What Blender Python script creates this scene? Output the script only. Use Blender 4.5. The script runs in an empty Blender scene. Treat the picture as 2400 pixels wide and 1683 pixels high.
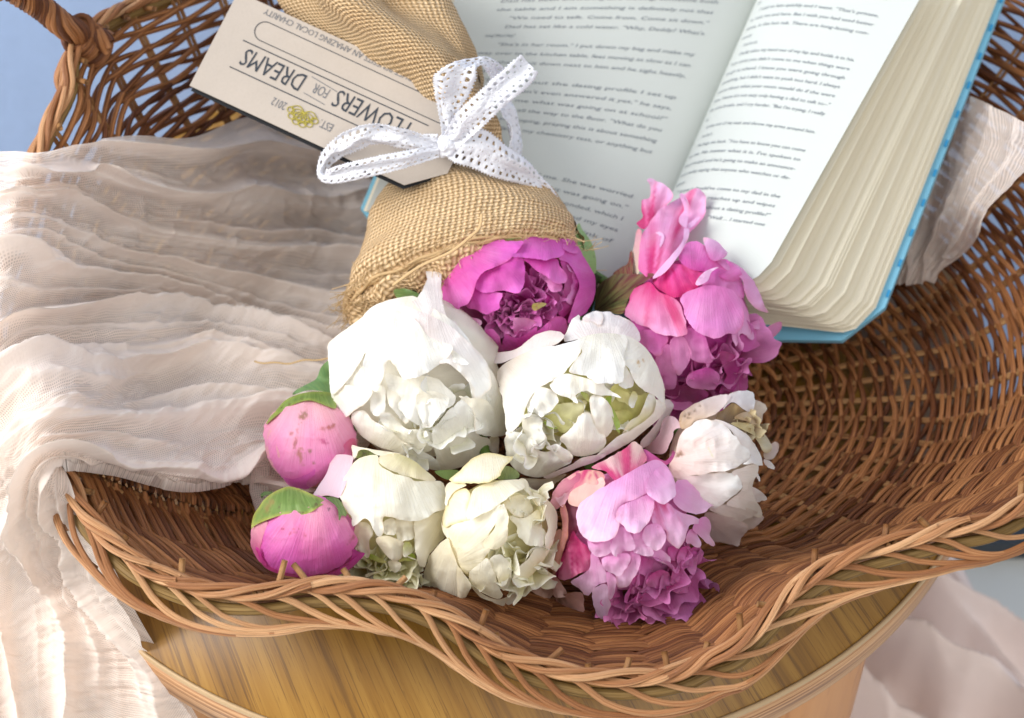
import bpy, math, random
import numpy as np
from mathutils import Vector, Matrix
from mathutils.geometry import delaunay_2d_cdt
random.seed(7); rng = np.random.default_rng(7)
sc = bpy.context.scene

# ------------------------------------------------------------------ camera
PITCH = math.radians(46); DIST = 1.0; LENS = 65.0
T0 = np.array([0, 0, .08])
F = np.array([0, math.cos(PITCH), -math.sin(PITCH)]); R = np.array([1., 0, 0]); U = np.cross(R, F)
CAM = T0 - F*DIST; FP = LENS/36*2400; K = 2400/2296
cd = bpy.data.cameras.new('camera'); co = bpy.data.objects.new('camera', cd)
sc.collection.objects.link(co); sc.camera = co
co.location = CAM.tolist(); co.rotation_euler = (math.pi/2-PITCH, 0, 0)
cd.lens = LENS; cd.sensor_width = 36; cd.clip_start = .05; cd.clip_end = 60
cd.dof.use_dof = True; cd.dof.focus_distance = .93; cd.dof.aperture_fstop = 8.0

# ------------------------------------------------------------------ light
w = bpy.data.worlds.new('World'); sc.world = w; w.use_nodes = True
w.node_tree.nodes['Background'].inputs[0].default_value = (.97, .975, 1, 1)
w.node_tree.nodes['Background'].inputs[1].default_value = .56
def area(name, loc, aim, size, sy, power, col):
    l = bpy.data.lights.new(name, 'AREA'); l.shape = 'RECTANGLE'; l.size = size; l.size_y = sy
    l.energy = power; l.color = col
    o = bpy.data.objects.new(name, l); sc.collection.objects.link(o); o.location = loc
    o.rotation_euler = (Vector(aim)-Vector(loc)).to_track_quat('-Z', 'Y').to_euler()
area('window_light', (-2.35, -.05, 1.85), (0, 0, .05), 2.3, 2.0, 146, (1, .985, .965))
area('front_fill', (.7, -1.2, 1.5), (.1, .1, .05), 1.6, 1.6, 12, (1, .985, .96))  # added fill lamp, brightens the fronts of the flowers
sc.view_settings.view_transform = 'Standard'; sc.view_settings.look = 'None'
sc.view_settings.exposure = 0.2; sc.view_settings.gamma = 1

# ------------------------------------------------------------------ helpers
def S2(c):  # srgb 0-255 -> linear
    return tuple(((x/255)/12.92 if x/255 <= .04045 else ((x/255+.055)/1.055)**2.4) for x in c)
def ray(x, y):
    x = np.asarray(x, float); y = np.asarray(y, float)
    return F + ((x-1200)/FP)[..., None]*R - ((y-841.5)/FP)[..., None]*U
def at_d(x, y, d):      # photo pixel (2400 wide) at a camera depth
    return CAM + ray(x, y)*np.asarray(d, float)[..., None]
def at(px, py, z):      # pixel of the 2296 wide view on the plane z
    r = ray(px*K, py*K); return CAM + r*((z-CAM[2])/r[2])
def aty(px, py, Y):
    r = ray(px*K, py*K); return CAM + r*((Y-CAM[1])/r[1])
def depth(p): return float((np.asarray(p)-CAM) @ F)
def _h(ix, iy, s):
    n = (ix.astype(np.int64)*374761393 + iy.astype(np.int64)*668265263 + s*974634777) & 0xffffffff
    n = ((n ^ (n >> 13))*1274126177) & 0xffffffff
    return ((n ^ (n >> 16)) & 0xffff)/32767.5-1
def noise(x, y, s=0):
    x, y = np.broadcast_arrays(np.asarray(x, float), np.asarray(y, float))
    ix = np.floor(x).astype(np.int64); iy = np.floor(y).astype(np.int64); fx = x-ix; fy = y-iy
    fx = fx*fx*fx*(fx*(fx*6-15)+10); fy = fy*fy*fy*(fy*(fy*6-15)+10)
    a = _h(ix, iy, s)*(1-fx)+_h(ix+1, iy, s)*fx; b = _h(ix, iy+1, s)*(1-fx)+_h(ix+1, iy+1, s)*fx
    return a*(1-fy)+b*fy
def fbm(x, y, s=0, o=3):
    v = 0
    for i in range(o): v = v + noise(x*2**i, y*2**i, s+i*17)/2**i
    return v
def mesh(name, V, faces, mat=None, parent=None, att=None, col=None, smooth=True):
    V = np.asarray(V, float)
    me = bpy.data.meshes.new(name)
    if isinstance(faces, np.ndarray):
        n = faces.shape[1]; me.vertices.add(len(V)); me.vertices.foreach_set('co', V.ravel())
        me.loops.add(faces.size); me.loops.foreach_set('vertex_index', faces.ravel().astype(np.int32))
        me.polygons.add(len(faces)); me.polygons.foreach_set('loop_start', np.arange(0, faces.size, n, dtype=np.int32))
        me.polygons.foreach_set('loop_total', np.full(len(faces), n, np.int32)); me.update(calc_edges=True)
    else:
        me.from_pydata(V.tolist(), [], faces)
    if smooth: me.polygons.foreach_set('use_smooth', [True]*len(me.polygons))
    if att is not None:
        a = me.attributes.new('uvp', 'FLOAT_VECTOR', 'POINT'); a.data.foreach_set('vector', np.asarray(att, float).ravel())
    if col is not None:
        a = me.attributes.new('col', 'FLOAT_COLOR', 'POINT')
        c = np.ones((len(V), 4)); c[:, :3] = col; a.data.foreach_set('color', c.ravel())
    if mat: me.materials.append(mat)
    me.validate()
    o = bpy.data.objects.new(name, me); sc.collection.objects.link(o)
    if parent: o.parent = parent
    return o
def tag(o, label, cat=None, group=None, kind=None):
    if label: o['label'] = label
    if cat: o['category'] = cat
    if group: o['group'] = group
    if kind: o['kind'] = kind
    return o
def thing(name, loc, label, cat, group=None):
    o = bpy.data.objects.new(name, None); sc.collection.objects.link(o); o.empty_display_size = .02
    return tag(o, label, cat, group)       # children keep world coordinates
def grid_faces(nu, nv, cu=False):
    i = np.arange(nu if cu else nu-1)[:, None]; j = np.arange(nv-1)[None, :]
    i2 = (i+1) % nu
    return np.stack([i*nv+j, i2*nv+j, i2*nv+j+1, i*nv+j+1], -1).reshape(-1, 4)
def cr(P, n, closed=False):     # catmull-rom through P, n samples, roughly even
    P = np.asarray(P, float); m = len(P)
    if closed: Q = np.vstack([P[-1], P, P[0], P[1]]); segs = m
    else: Q = np.vstack([2*P[0]-P[1], P, 2*P[-1]-P[-2]]); segs = m-1
    t = np.linspace(0, segs, segs*24+1); k = np.minimum(t.astype(int), segs-1); f = (t-k)[:, None]
    a, b, c, d = Q[k], Q[k+1], Q[k+2], Q[k+3]
    X = .5*((2*b)+(c-a)*f+(2*a-5*b+4*c-d)*f*f+(3*b-a-3*c+d)*f**3)
    L = np.r_[0, np.cumsum(np.linalg.norm(np.diff(X, axis=0), axis=1))]
    s = np.linspace(0, L[-1], n+1)[:-1] if closed else np.linspace(0, L[-1], n)
    return np.stack([np.interp(s, L, X[:, i]) for i in range(X.shape[1])], 1)
def tube(P, rad, sides=6, closed=False, flat=1.0):
    P = np.asarray(P, float); n = len(P)
    Tn = (np.roll(P, -1, 0)-np.roll(P, 1, 0)) if closed else np.gradient(P, axis=0)
    Tn /= np.linalg.norm(Tn, axis=1)[:, None]+1e-12
    N = np.zeros_like(P); v = np.cross(Tn[0], [0, 0, 1.]); 
    if np.linalg.norm(v) < .1: v = np.cross(Tn[0], [0, 1., 0])
    v /= np.linalg.norm(v)
    for i in range(n):
        v = v-Tn[i]*(v@Tn[i]); v /= np.linalg.norm(v); N[i] = v
    B = np.cross(Tn, N)
    a = np.linspace(0, 2*math.pi, sides+1)
    if not closed: a = a
    r = np.broadcast_to(np.asarray(rad, float), (n,))
    V = P[:, None]+r[:, None, None]*(N[:, None]*np.cos(a)[None, :, None]+B[:, None]*np.sin(a)[None, :, None]*flat)
    L = np.r_[0, np.cumsum(np.linalg.norm(np.diff(P, axis=0), axis=1))]
    at_ = np.stack(np.broadcast_arrays(L[:, None], (a/(2*math.pi))[None, :], np.zeros((n, sides+1))), -1)
    return V.reshape(-1, 3), grid_faces(n, sides+1, closed), at_.reshape(-1, 3)
def join(parts):
    V, Fa, A = [], [], []; o = 0
    for v, f, a in parts: V.append(v); Fa.append(f+o); A.append(a); o += len(v)
    return np.vstack(V), np.vstack(Fa), np.vstack(A)
def tube_obj(name, P, rad, mat, parent, sides=6, closed=False, caps=True, flat=1.0):
    V, Fa, A = tube(P, rad, sides, closed, flat)
    o = mesh(name, V, Fa, mat, parent, att=A)
    if caps and not closed:
        me = o.data; n = sides+1; N = len(V)
        me2 = bpy.data.meshes.new(name)
        faces = Fa.tolist()+[list(range(0, sides))[::-1], list(range(N-n, N-1))]
        me2.from_pydata(V.tolist(), [], faces); me2.polygons.foreach_set('use_smooth', [True]*len(faces))
        a = me2.attributes.new('uvp', 'FLOAT_VECTOR', 'POINT'); a.data.foreach_set('vector', A.ravel())
        me2.materials.append(mat); o.data = me2; bpy.data.meshes.remove(me)
    return o

# ------------------------------------------------------------------ materials
class NT:
    def __init__(s, name):
        s.m = bpy.data.materials.new(name); s.m.use_nodes = True; s.t = s.m.node_tree; s.N = s.t.nodes
        s.b = s.N['Principled BSDF']; s.out = s.N['Material Output']
    def n(s, typ, **kw):
        x = s.N.new(typ)
        for k, v in kw.items(): setattr(x, k, v)
        return x
    def l(s, a, b): s.t.links.new(a, b)
    def inp(s, x, v):
        if hasattr(v, 'is_linked') or hasattr(v, 'links'): s.l(v, x)
        else: x.default_value = v
    def math(s, op, a, b=0., c=0.):
        x = s.n('ShaderNodeMath', operation=op); s.inp(x.inputs[0], a); s.inp(x.inputs[1], b); s.inp(x.inputs[2], c); return x.outputs[0]
    def ramp(s, f, stops):
        x = s.n('ShaderNodeValToRGB'); s.l(f, x.inputs[0]); e = x.color_ramp.elements
        while len(e) < len(stops): e.new(.5)
        for i, (p, c) in enumerate(stops): e[i].position = p; e[i].color = (*c, 1)
        return x.outputs[0]
    def noise(s, vec, scale, detail=3, rough=.5, dist=0):
        x = s.n('ShaderNodeTexNoise'); s.l(vec, x.inputs['Vector']); x.inputs['Scale'].default_value = scale
        x.inputs['Detail'].default_value = detail; x.inputs['Roughness'].default_value = rough; x.inputs['Distortion'].default_value = dist
        return x.outputs['Fac']
    def mapv(s, vec, sc_=(1, 1, 1), rot=(0, 0, 0), loc=(0, 0, 0)):
        x = s.n('ShaderNodeMapping'); s.l(vec, x.inputs[0]); x.inputs['Scale'].default_value = sc_
        x.inputs['Rotation'].default_value = rot; x.inputs['Location'].default_value = loc; return x.outputs[0]
    def mix(s, f, a, b, mode='MIX'):
        x = s.n('ShaderNodeMix', data_type='RGBA', blend_type=mode); s.inp(x.inputs[0], f)
        s.inp(x.inputs[6], a if hasattr(a, 'links') else (*a, 1)); s.inp(x.inputs[7], b if hasattr(b, 'links') else (*b, 1)); return x.outputs[2]
    def bump(s, h, strength=.3, dist=.001, nrm=None):
        x = s.n('ShaderNodeBump'); x.inputs['Strength'].default_value = strength; x.inputs['Distance'].default_value = dist
        s.l(h, x.inputs['Height'])
        if nrm: s.l(nrm, x.inputs['Normal'])
        return x.outputs[0]
    def attr(s, name, o='Vector'):
        return s.n('ShaderNodeAttribute', attribute_name=name).outputs[o]
    def obj(s): return s.n('ShaderNodeTexCoord').outputs['Object']
    def translucent(s, fac, color, nrm=None, transp=None):
        tr = s.n('ShaderNodeBsdfTranslucent'); s.inp(tr.inputs[0], color if hasattr(color, 'links') else (*color, 1))
        if nrm: s.l(nrm, tr.inputs['Normal'])
        mx = s.n('ShaderNodeMixShader'); s.inp(mx.inputs[0], fac); s.l(s.b.outputs[0], mx.inputs[1]); s.l(tr.outputs[0], mx.inputs[2])
        last = mx
        if transp is not None:
            tp = s.n('ShaderNodeBsdfTransparent'); m2 = s.n('ShaderNodeMixShader'); s.inp(m2.inputs[0], transp)
            s.l(mx.outputs[0], m2.inputs[1]); s.l(tp.outputs[0], m2.inputs[2]); last = m2
        s.l(last.outputs[0], s.out.inputs[0])

def rattan(name, c1, c2, c3, rough=.5):
    m = NT(name); uv = m.attr('uvp'); ob = m.obj()
    rnd = m.n('ShaderNodeObjectInfo').outputs['Random']
    st = m.noise(m.mapv(uv, (7, 14, 1)), 1, 3, .6)
    st2 = m.noise(m.mapv(uv, (30, 26, 1), loc=(3, 5, 1)), 1, 2, .6)
    big = m.noise(ob, 9, 2)
    f = m.math('ADD', m.math('MULTIPLY', st, .75), m.math('ADD', m.math('MULTIPLY', rnd, .30), m.math('MULTIPLY', big, .2)))
    c = m.ramp(f, [(.32, c1), (.56, c2), (.84, c3)])
    c = m.mix(m.ramp(st2, [(.55, (0, 0, 0)), (.75, (.55, .55, .55))]), c, c1)
    m.l(c, m.b.inputs['Base Color']); m.b.inputs['Roughness'].default_value = rough
    m.b.inputs['Specular IOR Level'].default_value = .4
    m.l(m.bump(m.math('ADD', st, st2), .9, .0008), m.b.inputs['Normal']); return m.m
M_RAT = rattan('rattan', S2((40, 17, 6)), S2((110, 61, 28)), S2((184, 124, 74)))
M_BRD = rattan('rattan_border', S2((92, 50, 24)), S2((166, 110, 66)), S2((222, 174, 126)))
M_SPK = rattan('rattan_spoke', S2((80, 46, 20)), S2((136, 90, 48)), S2((184, 138, 88)))
M_HOOP = rattan('rattan_hoop', S2((96, 72, 30)), S2((140, 110, 60)), S2((170, 140, 84)))

def petal_mat():
    m = NT('petal'); c = m.attr('col', 'Color'); uv = m.attr('uvp')
    v = m.noise(m.mapv(uv, (60, 1.2, 1)), 1, 3, .6)      # fine veins fanning from the petal base
    cc = m.mix(m.ramp(v, [(.35, (0, 0, 0)), (.7, (.26, .26, .26))]), c, m.mix(1., c, c, 'MULTIPLY'))
    g = m.noise(m.obj(), 60, 3)
    cc = m.mix(m.ramp(g, [(.4, (0, 0, 0)), (.8, (.12, .12, .12))]), cc, (.95, .93, .9))
    m.l(cc, m.b.inputs['Base Color']); m.b.inputs['Roughness'].default_value = .48
    m.b.inputs['Specular IOR Level'].default_value = .35; m.b.inputs['Sheen Weight'].default_value = .12
    nb = m.bump(m.math('ADD', v, m.math('MULTIPLY', m.noise(m.obj(), 260, 3), .8)), .6, .0008)
    m.l(nb, m.b.inputs['Normal']); m.translucent(.30, cc, nb); return m.m
M_PET = petal_mat()
def leaf_mat():
    m = NT('leaf'); c = m.attr('col', 'Color'); uv = m.attr('uvp')
    v = m.noise(m.mapv(uv, (18, 2, 1)), 1, 3); g = m.noise(m.obj(), 220, 4)
    cc = m.mix(m.ramp(v, [(.4, (0, 0, 0)), (.7, (.35, .35, .35))]), c, S2((168, 190, 110)))
    cc = m.mix(m.ramp(g, [(.62, (0, 0, 0)), (.72, (.7, .7, .7))]), cc, S2((92, 66, 40)))
    m.l(cc, m.b.inputs['Base Color']); m.b.inputs['Roughness'].default_value = .5
    m.l(m.bump(v, .4, .0008), m.b.inputs['Normal']); m.translucent(.15, cc); return m.m
M_LEAF = leaf_mat()
def muslin(name, base, transp=.12):
    m = NT(name); uv = m.attr('uvp')
    s = m.n('ShaderNodeSeparateXYZ'); m.l(m.mapv(uv, (1, 1, 1)), s.inputs[0])
    fx = m.math('SINE', m.math('MULTIPLY', s.outputs[0], 2*math.pi/.0013)); fy = m.math('SINE', m.math('MULTIPLY', s.outputs[1], 2*math.pi/.0013))
    thr = m.math('MAXIMUM', fx, fy)
    big = m.noise(m.mapv(uv, (14, 45, 1)), 1, 4, .6)
    cc = m.mix(m.ramp(big, [(.3, (0, 0, 0)), (.7, (1, 1, 1))]), tuple(x*.93 for x in base), tuple(min(1, x*1.05) for x in base))
    m.l(cc, m.b.inputs['Base Color']); m.b.inputs['Roughness'].default_value = .85
    m.b.inputs['Sheen Weight'].default_value = .3
    nb = m.bump(thr, .14, .0004); nb = m.bump(m.noise(m.mapv(uv, (120, 200, 1)), 1, 3, .6), .4, .0014, nb)
    m.l(nb, m.b.inputs['Normal'])
    dbl = m.math('SUBTRACT', 1., m.math('MINIMUM', s.outputs[2], 1.))     # pleats lie double and hide more
    tp = m.math('MULTIPLY', m.math('SUBTRACT', 1., m.math('MULTIPLY', m.math('ADD', thr, 1.), .5)), transp*1.5)
    m.translucent(.35, cc, nb, transp=m.math('MULTIPLY', dbl, m.math('ADD', tp, transp*.4))); return m.m
M_SCARF = muslin('muslin', S2((250, 237, 226)), .36)
def burlap():
    m = NT('burlap'); uv = m.attr('uvp'); wob = m.noise(m.obj(), 40, 3)
    s = m.n('ShaderNodeSeparateXYZ'); m.l(uv, s.inputs[0])
    N = 1/.0024
    u = m.math('ADD', m.math('MULTIPLY', s.outputs[0], N), m.math('MULTIPLY', wob, 1.6)); v = m.math('ADD', m.math('MULTIPLY', s.outputs[1], N), m.math('MULTIPLY', wob, 1.2))
    pu = m.math('ABSOLUTE', m.math('SINE', m.math('MULTIPLY', u, math.pi))); pv = m.math('ABSOLUTE', m.math('SINE', m.math('MULTIPLY', v, math.pi)))
    fu = m.math('FLOOR', u); fv = m.math('FLOOR', v)
    a = m.math('COSINE', m.math('MULTIPLY', m.math('ADD', m.math('SUBTRACT', v, .5), fu), math.pi))
    b = m.math('COSINE', m.math('MULTIPLY', m.math('ADD', m.math('SUBTRACT', u, .5), fv), math.pi))
    hw = m.math('MULTIPLY', pu, m.math('MULTIPLY_ADD', a, .38, .62)); hf = m.math('MULTIPLY', pv, m.math('MULTIPLY_ADD', b, -.38, .62))
    h = m.math('MAXIMUM', hw, hf)
    fib = m.noise(m.obj(), 900, 3, .7); patch = m.noise(m.obj(), 60, 3)
    c = m.ramp(h, [(.25, S2((96, 64, 32))), (.5, S2((192, 156, 112))), (.9, S2((234, 206, 168)))])
    c = m.mix(m.math('MULTIPLY', fib, .5), c, S2((238, 204, 150)))
    c = m.mix(m.ramp(patch, [(.4, (0, 0, 0)), (.75, (.3, .3, .3))]), c, S2((190, 146, 92)))
    m.l(c, m.b.inputs['Base Color']); m.b.inputs['Roughness'].default_value = .9
    m.l(m.bump(m.math('ADD', h, m.math('MULTIPLY', fib, .25)), 1, .0016), m.b.inputs['Normal']); return m.m
M_BUR = burlap()
def plain(name, col, rough=.6, scale=200, var=.12, bump=.2, spec=.4, dist=.0004):
    m = NT(name); g = m.noise(m.obj(), scale, 4); g2 = m.noise(m.obj(), scale/12, 3)
    dk = tuple(x*(1-var*2) for x in col); lt = tuple(min(1, x*(1+var)) for x in col)
    c = m.mix(m.math('MULTIPLY', m.math('ADD', g, g2), .5), dk, lt)
    m.l(c, m.b.inputs['Base Color']); m.b.inputs['Roughness'].default_value = rough; m.b.inputs['Specular IOR Level'].default_value = spec
    m.l(m.bump(g, bump, dist), m.b.inputs['Normal']); return m.m
M_HEAP = plain('soft_cloth', S2((236, 218, 210)), .9, 90, .05, .2, .1)
M_FIB = plain('jute_fibre', S2((204, 172, 126)), .85)
M_PAPER = plain('paper', S2((198, 202, 196)), .75, 60, .02, .1)
M_PAPER2 = plain('paper_edge', S2((244, 236, 212)), .8, 60, .03, .1)
M_COVER = plain('cover_blue', S2((140, 208, 236)), .45, 90, .06, .15)
M_COVERD = plain('cover_deep_blue', S2((52, 160, 216)), .45, 90, .06, .15)
M_INK = plain('book_ink', S2((120, 126, 134)), .8, 60, .05, 0)
M_TAG = plain('kraft_card', S2((188, 176, 163)), .75, 700, .07, .25)
M_TAGINK = plain('tag_ink', S2((52, 58, 66)), .6, 60, .05, 0)
M_TAGINK2 = plain('tag_ink_grey', S2((110, 112, 116)), .6, 60, .05, 0)
M_GOLD = plain('emblem_gold', S2((172, 158, 62)), .5, 60, .05, 0)
M_BLACK = plain('black_card', S2((26, 28, 32)), .6, 60, .05, .1)
def lace():
    m = NT('lace'); g = m.noise(m.obj(), 1400, 3); m.b.inputs['Base Color'].default_value = (*S2((246, 247, 252)), 1)
    m.b.inputs['Roughness'].default_value = .8; nb = m.bump(g, .8, .0006); m.l(nb, m.b.inputs['Normal']); m.translucent(.3, S2((246, 247, 252)), nb); return m.m
M_LACE = lace()
def wood(name, c1, c2, c3, rot, sc_=(55, 3.2, 20), rough=.35):
    m = NT(name); oc = m.mapv(m.obj(), (1, 1, 1), (0, 0, rot)); v = m.mapv(oc, sc_)
    n1 = m.noise(v, 1, 5, .65, .2); n2 = m.noise(m.mapv(oc, (sc_[0]*5, sc_[1]*2.5, sc_[2]*4)), 1, 3, .65)
    n3 = m.noise(m.mapv(oc, (sc_[0]*.25, sc_[1]*.5, 5)), 1, 2)
    c = m.ramp(m.math('ADD', m.math('MULTIPLY', n1, .75), m.math('MULTIPLY', n3, .3)), [(.3, c1), (.48, c2), (.75, c3)])
    c = m.mix(m.ramp(n2, [(.56, (0, 0, 0)), (.62, (.6, .6, .6))]), c, c1)
    n4 = m.noise(m.mapv(oc, (sc_[0]*9, sc_[1]*14, sc_[2]*9)), 1, 3, .6)
    c = m.mix(m.ramp(n4, [(.60, (0, 0, 0)), (.66, (.4, .4, .4))]), c, c1)
    m.l(c, m.b.inputs['Base Color']); m.b.inputs['Roughness'].default_value = rough
    m.l(m.bump(n2, .08, .0005), m.b.inputs['Normal']); return m.m
M_TOP = wood('stool_laminate', S2((92, 58, 14)), S2((148, 104, 32)), S2((178, 134, 56)), math.radians(-23), (110, 3.2, 20))
def band_mat():
    m = NT('stool_band'); uv = m.attr('uvp')
    n1 = m.noise(m.mapv(uv, (6, 500, 1)), 1, 4, .6)
    c = m.ramp(n1, [(.32, S2((120, 78, 46))), (.5, S2((182, 134, 92))), (.7, S2((214, 172, 128)))])
    m.l(c, m.b.inputs['Base Color']); m.b.inputs['Roughness'].default_value = .5; return m.m
M_BAND = band_mat()
M_LIP = plain('band_lip', S2((190, 160, 120)), .5)
M_LEG = wood('stool_leg', S2((160, 96, 44)), S2((190, 128, 68)), S2((208, 150, 90)), 0, (20, 20, 2))
M_WALL = plain('blue_wall', S2((164, 187, 224)), .9, 50, .08, .3, .1, .002)
M_STRIP = plain('dark_floor_strip', S2((66, 72, 78)), .6)
M_FLOOR = plain('floor_stone', S2((222, 224, 218)), .5, 12, .12, .1)

# ------------------------------------------------------------------ room
def slab(name, lo, hi, mat, kind='structure', label=None, parent=None):
    (x0, y0, z0), (x1, y1, z1) = lo, hi
    V = [(x, y, z) for x in (x0, x1) for y in (y0, y1) for z in (z0, z1)]
    Fc = [(0, 1, 3, 2), (4, 6, 7, 5), (0, 4, 5, 1), (2, 3, 7, 6), (0, 2, 6, 4), (1, 5, 7, 3)]
    o = mesh(name, V, Fc, mat, parent, smooth=False)
    if kind: o['kind'] = kind
    if label: o['label'] = label
    return o
slab('floor', (-3, -2, -.47), (3, 2.0, -.45), M_FLOOR)
slab('wall', (-3, .44, -.45), (3, .52, 2.2), M_WALL)
slab('dark_floor_strip', (-3, .275, -.449), (3, .438, -.428), M_STRIP)  # low dark grey strip lying on the floor in front of the wall

# ------------------------------------------------------------------ stool
SC = np.array([-.0093, .0952]); SR = .2945
st = thing('stool', None, 'round wooden stool with yellow-brown laminate seat holding the wicker basket', 'stool')
a = np.linspace(0, 2*math.pi, 161)[:-1]
def ring_lathe(name, prof, mat, parent):
    V = np.array([[(SC[0]+r*math.cos(t), SC[1]+r*math.sin(t), z) for (r, z) in prof] for t in a])
    L = np.array([[(t*SR, z, 0) for (r, z) in prof] for t in a])
    return mesh(name, V.reshape(-1, 3), grid_faces(len(a), len(prof), True), mat, parent, att=L.reshape(-1, 3))
ring_lathe('seat', [(0, .0), (.1, 0), (SR-.0012, 0), (SR-.0012, -.018), (0.001, -.018)], M_TOP, st)
ring_lathe('edge_lip', [(SR-.0010, -.003), (SR-.0010, .0003), (SR+.0004, .0004), (SR+.0009, -.0004), (SR+.0009, -.003)], M_LIP, st)
ring_lathe('edge_band', [(SR-.0008, -.0032), (SR+.0010, -.0032), (SR+.0012, -.011), (SR+.0010, -.0225), (SR-.003, -.0235), (SR-.003, -.019)], M_BAND, st)
for k, ang in enumerate((-50, 40, 130, 220)):
    t = math.radians(ang); c = SC+np.array([math.cos(t), math.sin(t)])*(SR-.045)
    prof = [(.040, -.019), (.039, -.10), (.034, -.25), (.029, -.449)]
    b = np.linspace(0, 2*math.pi, 33)[:-1]
    V = [[(c[0]+r*math.copysign(abs(math.cos(q))**.6, math.cos(q))*math.cos(t)-r*math.copysign(abs(math.sin(q))**.6, math.sin(q))*math.sin(t),
           c[1]+r*math.copysign(abs(math.cos(q))**.6, math.cos(q))*math.sin(t)+r*math.copysign(abs(math.sin(q))**.6, math.sin(q))*math.cos(t), z) for r, z in prof] for q in b]
    mesh('leg', np.array(V).reshape(-1, 3), grid_faces(len(b), len(prof), True), M_LEG, st)

# ------------------------------------------------------------------ basket
P_ = lambda x, y, z: at(x, y, z)
W_ = lambda x, y, z: np.array([x, y, z])
rimpts = [P_(155, 1046, .100), P_(188, 1138, .096), P_(234, 1196, .092), P_(318, 1267, .088), P_(459, 1322, .085), P_(585, 1330, .087), P_(710, 1313, .090),
          P_(861, 1326, .090), P_(990, 1369, .082), P_(1140, 1467, .066), P_(1290, 1512, .058), P_(1400, 1522, .056), P_(1515, 1508, .058), P_(1585, 1476, .062), P_(1660, 1442, .068),
          P_(1787, 1315, .083), P_(1907, 1247, .093), P_(2110, 1191, .103), P_(2280, 1140, .110), W_(.315, -.075, .118), W_(.375, .0, .13), W_(.40, .10, .15),
          W_(.375, .20, .165), W_(.31, .29, .17), W_(.2, .35, .165), W_(.07, .365, .16), W_(-.06, .33, .155), W_(-.15, .27, .16), P_(330, 6, .17), P_(250, 40, .178),
          P_(190, 85, .180), P_(165, 140, .175), P_(158, 200, .166), P_(125, 265, .156), P_(95, 335, .146), W_(-.265, .045, .132), W_(-.272, -.02, .118), P_(140, 985, .108)]
NS = 96
RU = 960
RIM = cr(rimpts, RU, True)
CB = np.array([.035, .02]); ZB = .009; RB = .60
def rim(u):
    t = (np.asarray(u) % 1.0)*RU; i = t.astype(int) % RU; f = (t-np.floor(t))[..., None]
    return RIM[i]*(1-f)+RIM[(i+1) % RU]*f
def BS(u, v):
    u, v = np.broadcast_arrays(np.asarray(u, float), np.asarray(v, float))
    r = rim(u); k = (1-(1-RB)*v)[..., None]
    xy = CB+(r[..., :2]-CB)*k; z = ZB+(r[..., 2]-ZB)*np.clip(1-v, 0, 1.2)**1.55
    return np.concatenate([xy, z[..., None]], -1)
def BN(u, v):
    e = 1e-3; a = BS(u+e, v)-BS(u-e, v); b = BS(u, v+.02)-BS(u, v-.02)
    n = np.cross(a, b); n /= np.linalg.norm(n, axis=-1)[..., None]+1e-12
    return np.where(n[..., 2:3] < 0, -n, n)
_ang = np.unwrap(np.arctan2(RIM[:, 1]-CB[1], RIM[:, 0]-CB[0])); _rad = np.hypot(RIM[:, 0]-CB[0], RIM[:, 1]-CB[1])
def bz(x, y):           # basket surface height under a point
    t = math.atan2(y-CB[1], x-CB[0])
    d = np.abs(np.angle(np.exp(1j*(_ang-t)))); i = int(np.argmin(d))
    r = math.hypot(x-CB[0], y-CB[1])/_rad[i]; v = (1-r)/(1-RB)
    zr = RIM[i, 2]
    if v < 0: return zr
    return ZB+(zr-ZB)*max(0, 1-v)**1.55
def hit(px, py, clear):
    z = .05
    r = ray(px*K, py*K); zs = np.linspace(.25, 0, 500); last = None
    for zz in zs:
        p = CAM+r*((zz-CAM[2])/r[2])
        if bz(p[0], p[1])+clear >= zz: return p
    return p
bk = thing('wicker_basket', None, 'large brown wicker basket with wavy braided rim and twisted handle on the stool', 'basket')
nrows, nfl = 66, 48
NSW = 60
uu = np.arange(NSW*8)/(NSW*8)
for row in range(nrows+nfl):
    if row < nrows: v0 = .035+row/(nrows-1)*.965; pit = .965/(nrows-1)
    else: v0 = 1+(row-nrows+1)*.027; pit = .027
    ph = (uu-.0055*v0)*NSW+row+.16*noise(uu*NSW*1.0, row*.35, 71); t = ph % 2                      # over one spoke, under the next
    n = np.sin(np.pi*ph); n = np.sign(n)*np.abs(n)**.6
    sl = np.where(t < 1, (t-.5)*.95, (1.5-t)*.95)
    jit = noise(uu*NSW*.8, row*3.1, 5)*.35+noise(uu*NSW*.2, row*7.7, 9)*.45
    v = v0+pit*(sl+jit)
    Pp = BS(uu, v)+BN(uu, np.clip(v, 0, 2.3))*(n*np.where(v < 1.02, .0018, .0013)+noise(uu*NSW*.5, row*1.3, 3)*.0005)[:, None]
    lp = np.linalg.norm(BS(uu, v0+pit)-BS(uu, v0), axis=1); rr = (.00130+np.clip(lp-.00165, 0, .0014)*.34)*(1+.12*noise(uu*40, row*5., 8)+.15*random.uniform(-1, 1))
    tube_obj('weaver', Pp, rr, M_RAT, bk, 6, True)
for k in range(NSW):
    u = k/NSW; vv = np.linspace(-.02, 2.3, 50)
    for dv in (-.0009, .0009):
        uk = u+dv+.0055*vv+.0006*noise(vv*4, k, 2)
        Pp = BS(uk, vv)-BN(uk, np.clip(vv, 0, 1.9))*.0006
        tube_obj('spoke', Pp, .0014, M_SPK, bk, 6)
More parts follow.
